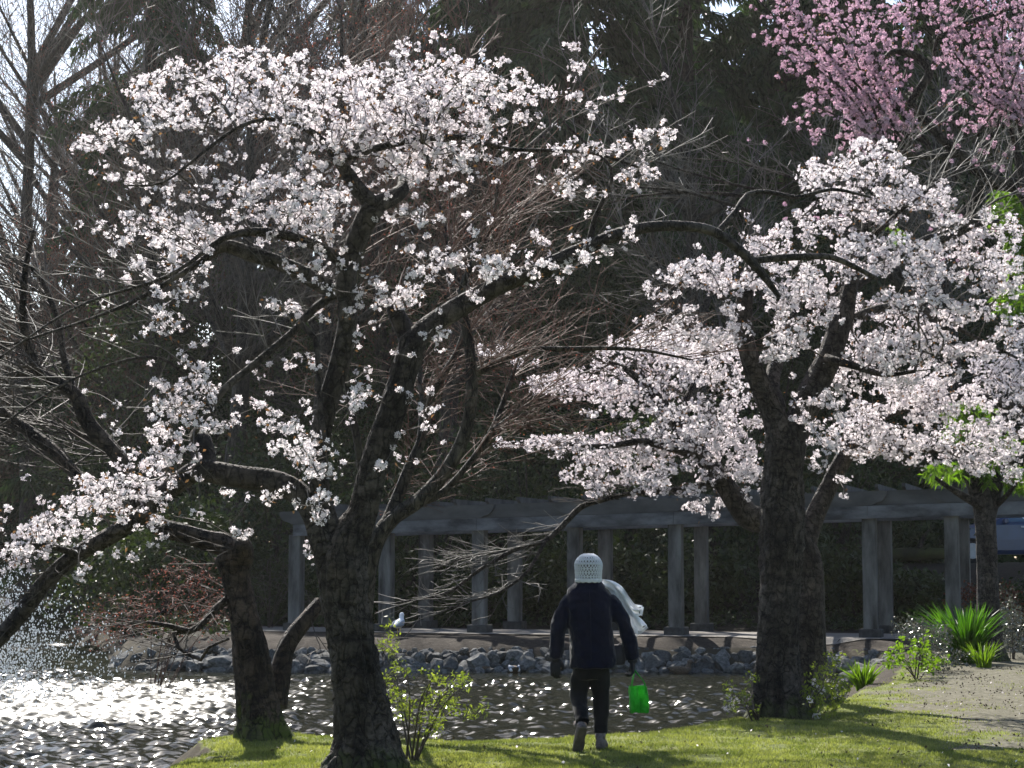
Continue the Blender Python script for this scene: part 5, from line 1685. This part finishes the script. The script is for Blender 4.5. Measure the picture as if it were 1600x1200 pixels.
def evergreen_shrub(lab, px, Y, H, Wd, seed, n=2600, mat=None, grp='evergreen shrubs in the wood', thin=False, dy=1.0):
    rng = np.random.default_rng(seed)
    x, y, z = place(px, Y)
    root = thing('evergreen_shrub', lab, 'shrub', (x, y, z), grp)
    st = MB()
    tips = []
    for k in range(9):
        a = rng.uniform(0, 6.28); r = Wd * rng.uniform(.1, .75)
        P = catmull([(rng.normal(0, .08), rng.normal(0, .08), -.1), (math.cos(a) * r * .4, math.sin(a) * r * .4 * dy, H * .45), (math.cos(a) * r, math.sin(a) * r * dy, H * rng.uniform(.6, .98))], .3)
        st.tube(P, np.linspace(.04, .008, len(P)), 5)
        tips.append(P)
    st.build('stems', b_dark, root)
    # leaf clumps of uneven size round many centres
    nc = 46
    cz = rng.uniform(.08, 1, nc)
    rr = Wd * np.sqrt(np.clip(1.05 - (cz - .35) ** 2 * 1.6, .08, 1)) * np.sqrt(rng.uniform(0, 1, nc))
    aa = rng.uniform(0, 6.28, nc)
    cc = np.stack([rr * np.cos(aa), rr * np.sin(aa) * dy, cz * H], 1)
    k = rng.integers(0, nc, n)
    A = cc[k] + rng.normal(0, 1, (n, 3)) * (Wd * .17)
    A[:, 2] = np.maximum(A[:, 2], .03)
    kind(leaves('leaves', A, rng, mat or m_leaf_dark, root, None, L=.17, Wd=.045, droop=.2, spread=.05), 'stuff')
    return root
ES = [('dark evergreen shrub on the left shore behind the tangled bare shrub', 205, 44, 2.6, 1.7), ('dark evergreen shrub at the corner of the left shore, over the water', 262, 41, 1.9, 1.4), ('dark evergreen shrub left of the pollarded trunk on the far shore', 320, 43, 2.4, 1.6),
      ('low dark laurel on the slope behind the left pergola posts', 560, 41.8, 1.3, 1.2), ('low dark laurel on the slope left of the walker', 760, 41.5, 1.2, 1.2), ('low dark laurel on the slope just behind the walker', 930, 41.2, 1.35, 1.2), ('low dark laurel on the slope left of the forked trunk', 1080, 40.8, 1.3, 1.1),
      ('low dark laurel on the slope right of the second cherry trunk', 1320, 40.0, 1.0, .9), ('low dark laurel on the slope below the fallen log', 1430, 39.0, .7, .8), ('low dark laurel at the left end of the pergola', 400, 42.5, 1.4, 1.3),
      ('dark evergreen shrub behind the pergola left of the front trunk', 430, 45, 3.4, 1.9), ('dark evergreen shrub behind the pergola right of the front trunk', 690, 44.5, 2.6, 2.0), ('dark evergreen shrub behind the pergola left of the walker', 825, 44.5, 3.2, 2.1),
      ('dark evergreen shrub behind the pergola right of the walker', 985, 44, 3.0, 2.0), ('dark evergreen shrub seen left of the forked trunk', 1110, 44, 3.3, 2.0), ('dark evergreen shrub between the two trunks and the pergola posts', 1310, 43.5, 2.7, 1.7),
      ('low evergreen shrub before the bonnet of the blue car', 1425, 43.5, 1.35, 1.0), ('ivy-covered undergrowth at the mid left', 235, 57, 8.5, 3.0), ('ivy-covered undergrowth behind the pollarded tree', 350, 58, 9.5, 3.0), ('ivy-covered undergrowth left of the front cherry', 470, 60, 10.5, 3.2),
      ('ivy-covered undergrowth right behind the front cherry', 590, 60, 10.0, 3.2), ('bushy evergreen on the far left shore', 60, 93, 9.0, 6.0), ('bushy evergreen on the left shore behind the glittering water', 150, 72, 6.0, 2.6), ('tall dark evergreen behind the maple twigs', 700, 56, 9.5, 3.2),
      ('tall dark evergreen behind the pergola and the walker', 860, 55, 8.5, 3.2), ('tall dark evergreen behind the low left sprays', 1000, 56, 9.5, 3.4), ('tall dark evergreen behind the forked trunk', 1180, 55, 9.0, 3.2), ('tall dark evergreen behind the right blossom', 1350, 56, 9.0, 3.0), ('tall dark evergreen behind the blue car', 1510, 55, 8.5, 3.2), ('tall dark evergreen at the far right edge', 1610, 54, 8.5, 3.0)]
es_proto = []
for i, (lab, px, Y, H, Wd) in enumerate(ES):
    n = 2600 if H < 5 else 7000
    evergreen_shrub(lab, px, Y, H, Wd, 500 + i, n, thin=False)

def ground_ivy():
    rng = np.random.default_rng(77)
    n = 42000
    X = rng.uniform(-9, 16, n); Y = PY(X) + rng.uniform(2.9, 10, n) * np.where(X > 8.5, .62, 1)
    Z = height(X, Y) + rng.uniform(0, .28, n) * (.4 + .6 * np.abs(np.sin(X * 1.7 + np.sin(Y * 2))))
    k = np.sin(X * 1.3 + 2 * np.sin(Y * .9)) + rng.normal(0, .6, n) > -.7
    k2 = 9000
    X2 = rng.uniform(-15, -5.2, k2); Y2 = rng.uniform(35.3, 56, k2)
    q = sdist(X2, Y2) > .25
    X = np.concatenate([X, X2[q]]); Y = np.concatenate([Y, Y2[q]]); Z = np.concatenate([Z, height(X2[q], Y2[q]) + rng.uniform(0, .35, q.sum())]); k = np.concatenate([k, np.ones(q.sum(), bool)])
    kind(leaves('ground_ivy', np.stack([X, Y, Z], 1)[k], rng, m_leaf_dark, None, None, L=.13, Wd=.045, droop=.2, up=.3), 'stuff')
ground_ivy()

# ------------------------------------------------------------------ planting on the right, shrubs at the tree feet
def blade_clump(name, lab, px, py, n, hgt, spread, wd, seed, mat, lean=(0, 0), cat='plant'):
    rng = np.random.default_rng(seed)
    p = G(px, py, .05); p[2] = hz(p[0], p[1])
    root = thing(name, lab, cat, p)
    V, Q = [], []
    m = 6
    for k in range(n):
        a = rng.uniform(0, 6.28)
        r0 = spread * .30 * math.sqrt(rng.uniform())
        h = hgt * rng.uniform(.55, 1.05)
        out = spread * rng.uniform(.15, 1.0)
        t = np.linspace(0, 1, m)
        d = np.array([math.cos(a), math.sin(a)]) * out + np.array(lean)
        C = np.stack([math.cos(a) * r0 + d[0] * t ** 1.9, math.sin(a) * r0 + d[1] * t ** 1.9, h * (t - .16 * t ** 3 * (out / spread))], 1)
        b = rng.uniform(0, 6.28)
        s = np.array([math.cos(b), math.sin(b), 0])
        w = wd * np.interp(t, [0, .4, .8, 1], [.8, 1, .6, .05])[:, None] * rng.uniform(.7, 1.2)
        f = np.array([math.sin(b), -math.cos(b), 0]) * .3
        rg = np.stack([C - s * w, C + f * w * -1, C + s * w], 1)
        o = len(V) * m * 3
        V.append(rg.reshape(-1, 3))
        for q in range(m - 1):
            for j in range(2):
                Q.append((o + q * 3 + j, o + q * 3 + j + 1, o + q * 3 + j + 4, o + q * 3 + j + 3))
    kind(mesh_np('blades', np.concatenate(V), np.array(Q), mat, root, False), 'stuff')
    return root
m_blade = M('strappy_leaf', (.035, .10, .010), (.09, .19, .02), 2, .42, trans=.45, tcol=(1.2, 1.4, .5), island=.35, spec=.45)
m_lime = M('lime_leaf', (.09, .16, .015), (.17, .25, .03), 3, .45, trans=.5, tcol=(1.2, 1.35, .5), island=.3)
m_silver = M('small_shiny_leaf', (.05, .055, .04), (.12, .13, .095), 4, .22, trans=.2, island=.4, spec=.8)
m_redleaf = M('red_brown_leaf', (.08, .022, .014), (.17, .06, .03), 4, .45, trans=.35, island=.3)
m_yel = M('yellow_green_leaf', (.12, .17, .025), (.24, .28, .06), 4, .5, trans=.5, tcol=(1.2, 1.25, .6), island=.3)
blade_clump('iris_clump', 'big clump of tall strappy green leaves at the foot of the ringed trunk', 1508, 1034, 330, .95, .72, .017, 1, m_blade, (-.12, 0))
blade_clump('grass_tuft', 'small pale green grassy tuft in front of the big strappy clump', 1537, 1041, 90, .42, .36, .010, 2, m_lime)
blade_clump('daffodil_leaves', 'bright lime green leaf clump leftmost in the bed, beside the water', 1350, 1062, 110, .42, .30, .014, 3, m_lime)

def shrub(name, lab, px, py, H, blobs, Y, seed, leafm, n, L, Wd, twm=None, per=5, dens=.01, nst=7, dsp=.25, extra=None, rt=.0025, spread=.03):
    """small shrub: stems from one foot, twigs to picture ellipses, leaves on the twigs"""
    rng = np.random.default_rng(seed)
    foot = G(px, py, .04); foot = np.array([foot[0], foot[1], hz(foot[0], foot[1])])
    Y = foot[1]
    root = thing(name, lab, 'shrub', foot)
    A = ell_pts(rng, blobs, Y, dens, dsp)
    A = A[A[:, 2] > foot[2] + .02]
    far = A[np.argsort(-np.linalg.norm(A - foot, axis=1))]
    st = []
    for k in range(nst):
        e = far[rng.integers(0, max(1, len(far) // 3))]
        mid = foot + (e - foot) * .5 + np.array([0, 0, .10 * np.linalg.norm(e - foot)]) + rng.normal(0, .02, 3)
        P = catmull([foot + rng.normal(0, .02, 3) * (1, 1, 0) + (0, 0, -.03), mid, e], .06)
        mb = MB(); mb.tube(P, np.linspace(.010, .003, len(P)), 5); mb.build('stem', twm or m_twig, root, True, foot)
        st.append(P)
    nodes = np.concatenate(st)
    Pn, par, idx, n0 = grow(nodes, A, rng, .2, .08, .1)
    kind(twig_mesh('twigs', Pn, par, n0, twm or m_twig, root, foot, rt, .008, .35), 'stuff')
    C = np.repeat(A, per, 0)
    if per:
        kind(leaves('leaves', C, rng, leafm, root, foot, L=L, Wd=Wd, droop=.15, spread=spread, up=.3), 'stuff')
    if extra:
        extra(root, foot, rng, A)
    return root
shrub('leafy_shrub', 'lime green leafy shrub right of the lime leaf clump in the bed', 1432, 1060, .5, [(1420, 1012, 26, 12), (1446, 1030, 30, 20), (1402, 1040, 18, 14), (1392, 1022, 10, 10), (1440, 1000, 12, 8)], 25, 11, m_lime, 0, .075, .022, per=6, dens=.016, dsp=.2)
shrub('small_leaved_shrub', 'loose shrub with tiny glinting leaves rising behind the lime green shrub', 1445, 1046, .7, [(1410, 980, 16, 12), (1432, 985, 26, 16), (1455, 1000, 30, 22), (1470, 1025, 34, 22), (1440, 1040, 30, 14)], 27, 12, m_silver, 0, .045, .016, per=9, dens=.025, dsp=.25, spread=.05)
shrub('small_leaved_shrub', 'loose shrub with tiny glinting leaves at the right edge, right of the ringed trunk', 1582, 1028, .9, [(1575, 960, 14, 30), (1590, 985, 22, 30), (1578, 1005, 18, 16), (1600, 1000, 16, 20)], 30, 13, m_silver, 0, .05, .018, per=8, dens=.03, dsp=.25, spread=.06)
shrub('red_leaved_shrub', 'red-brown leaved shrub behind the ringed trunk', 1540, 1004, 1.1, [(1500, 940, 20, 18), (1520, 925, 18, 16), (1572, 940, 18, 24), (1592, 958, 14, 18), (1560, 925, 14, 12)], 32, 14, m_redleaf, 0, .07, .025, per=6, dens=.025, dsp=.3, spread=.06)
shrub('young_shrub', 'young shrub with thin stems and yellow-green leaves right of the front cherry trunk', 645, 1186, 1.1,
      [(610, 985, 8, 14), (612, 1010, 12, 12), (600, 1004, 12, 8), (606, 1060, 8, 16), (622, 1040, 10, 14), (700, 1060, 30, 12), (728, 1068, 14, 10), (650, 1048, 14, 5), (690, 1090, 30, 16), (720, 1110, 30, 12), (755, 1108, 12, 5), (640, 1110, 24, 20), (670, 1130, 26, 16), (620, 1090, 14, 20)], 15, 15, m_yel, 0, .038, .008, per=6, dens=.022, dsp=.2, nst=11, rt=.002, spread=.02)
def few_fl(root, foot, rng, A):
    k = rng.choice(len(A), max(3, len(A) // 9))
    kind(flowers('blossoms', A[k], rng, m_white, root, foot, per=(4, 8), crad=.04, fr=.018), 'stuff')
shrub('sucker_shrub', 'leafy suckers sprouting at the right foot of the forked cherry trunk', 1268, 1118, .5, [(1300, 1035, 12, 14), (1285, 1060, 24, 20), (1270, 1085, 20, 20), (1300, 1085, 26, 20), (1280, 1108, 30, 14), (1320, 1070, 14, 12), (1310, 1025, 8, 8)], 19, 16, m_yel, 0, .045, .012, per=6, dens=.022, dsp=.2, nst=9, extra=few_fl, spread=.02)
shrub('sucker_shrub', 'blossoming suckers at the left foot of the forked cherry trunk, by the water', 1186, 1124, .4, [(1150, 1080, 24, 16), (1165, 1100, 24, 14), (1175, 1060, 10, 14), (1140, 1100, 14, 8)], 19, 17, m_yel, 0, .04, .012, per=4, dens=.02, dsp=.2, nst=6, extra=few_fl, spread=.02)
shrub('low_shrub', 'thin leafy shoots on the front of the forked cherry trunk', 1190, 1010, .3, [(1174, 880, 6, 14), (1172, 930, 6, 10), (1178, 1020, 8, 20), (1246, 968, 8, 8)], 19, 18, m_yel, 0, .04, .012, per=3, dens=.03, dsp=.05, nst=1, spread=.02) if False else None
shrub('bare_shrub', 'tangled bare reddish shrub on the left shore beyond the pollarded tree', 235, 1026, 1.6, [(250, 960, 80, 40), (190, 960, 60, 36), (310, 930, 50, 40), (280, 900, 60, 30), (160, 985, 50, 30), (340, 960, 30, 40)], 36, 19, m_bud, 0, .04, .012, m_twig_red, per=1, dens=.03, dsp=.7, nst=12, rt=.004, spread=.03)
shrub('bare_shrub', 'bare brown shrub under the pergola at the left end', 420, 990, 1.3, [(400, 930, 40, 40), (440, 900, 36, 40), (500, 950, 40, 30)], 38, 20, m_bud, 0, .04, .012, m_twig, per=0, dens=.025, dsp=.7, nst=9, rt=.004)

# mossy log behind the pergola at the right
def log():
    rng = np.random.default_rng(3)
    Y = 42.5
    a, b = U(1390, 893, Y), U(1500, 905, Y)
    a[2] = hz(a[0], Y) + .22; b[2] = hz(b[0], Y) + .20
    root = thing('fallen_log', 'mossy fallen log on the dark slope below the blue car', 'log', (a + b) / 2)
    mm = M('log_moss', (.02, .018, .012), (.05, .055, .014), 3, .95, .6)
    limb_mesh('log_trunk', np.stack([a, (a + b) / 2 + (0, 0, .03), b]), [.17, .15, .11], mm, root, (a + b) / 2, .08, 16, .08)
    s = (a * .6 + b * .4)
    limb_mesh('branch_stub', np.stack([s, s + (.1, -.1, .35), s + (.25, -.15, .55)]), [.07, .05, .035], b_dark, root, (a + b) / 2, .05, 8)
log()

# fallen petals and litter on the near ground
def litter():
    rng = np.random.default_rng(9)
    n = 130
    Y = rng.uniform(13.7, 24, n); X = rng.uniform(-2.6, 6.6, n)
    k = sdist(X, Y) > .15
    X, Y = X[k], Y[k]
    Z = height(X, Y) + .035
    kind(leaves('fallen_petals', np.stack([X, Y, Z], 1), rng, m_white, None, None, L=.026, Wd=.011, droop=0, spread=.008), 'stuff')
    n = 5200
    Y = rng.uniform(13.7, 34, n); X = np.where(rng.uniform(size=n) < .5, np.interp(Y, PATHC[:, 1], PATHC[:, 0]) + rng.normal(0, .9, n), rng.uniform(-2.6, 9, n))
    k = (sdist(X, Y) > .1) & (vnoise(X, Y, 1.6, 33.0) + rng.normal(0, .12, n) > .02)
    X, Y = X[k], Y[k]
    Z = height(X, Y) + .02
    kind(leaves('dead_leaf_litter', np.stack([X, Y, Z], 1), rng, M('dead_leaf', (.05, .032, .02), (.14, .10, .065), 5, .7, island=.4), None, None, L=.035, Wd=.010, droop=0, spread=.008), 'stuff')
litter()

# ------------------------------------------------------------------ fountain playing at the left edge of the pond
def fountain():
    rng = np.random.default_rng(15)
    cx, cyy = (-90 - 800) / F * 27.0, 27.0
    root = thing('fountain', 'low fountain at the left edge of the pond throwing a fan of bright droplets', 'fountain', (cx, cyy, ZW))
    MB().tube(np.array([(0, 0, -.3), (0, 0, .06)]), [.06, .03], 14).build('nozzle', M('bronze_nozzle', (.05, .045, .03), (.09, .08, .05), 10, .4), root, True)
    n = 17000
    a = rng.uniform(0, 2 * math.pi, n)
    el = R(90) - np.abs(rng.normal(0, R(17), n)) - R(4)
    v = rng.uniform(4.2, 6.3, n)
    tf = 2 * v * np.sin(el) / 9.81
    t = tf * np.sqrt(rng.uniform(.05, 1, n))
    r = v * np.cos(el) * t
    z = v * np.sin(el) * t - 4.905 * t * t + .05
    C = np.stack([r * np.cos(a), r * np.sin(a), np.maximum(z, .01)], 1) + rng.normal(0, .05, (n, 3)) * (1, 1, .4)
    C[:, 2] = np.maximum(C[:, 2], .01)
    s = rng.uniform(.004, .0125, n)
    O = np.array([(1, 0, 0), (-1, 0, 0), (0, 1, 0), (0, -1, 0), (0, 0, 1.6), (0, 0, -1.6)], float)
    V = C[:, None] + O[None] * s[:, None, None]
    f = np.array([(0, 2, 4), (2, 1, 4), (1, 3, 4), (3, 0, 4), (2, 0, 5), (1, 2, 5), (3, 1, 5), (0, 3, 5)])
    T = (np.arange(n) * 6)[:, None, None] + f[None]
    wm = M('water_droplets', (.75, .78, .8), (.85, .87, .88), 5, .15, trans=.5, spec=.8)
    kind(mesh_np('droplets', V.reshape(-1, 3), T.reshape(-1, 3), wm, root), 'stuff')
fountain()

# ------------------------------------------------------------------ thin scattering volume, added to lift the darks like a lens flare veil
def flare_haze():
    m = bpy.data.materials.new('flare_haze_volume')
    m.use_nodes = True
    nt = m.node_tree
    nt.nodes.remove(nt.nodes['Principled BSDF'])
    v = nt.nodes.new('ShaderNodeVolumePrincipled')
    v.inputs['Color'].default_value = (1.0, .96, .92, 1)
    v.inputs['Density'].default_value = .00016
    v.inputs['Anisotropy'].default_value = .5
    nt.links.new(v.outputs[0], nt.nodes['Material Output'].inputs['Volume'])
    o = MB().box((0, 240, 17.5), (310, 370, 20.5), 0, .01).build('flare_haze', m)
    kind(o, 'stuff')
flare_haze()
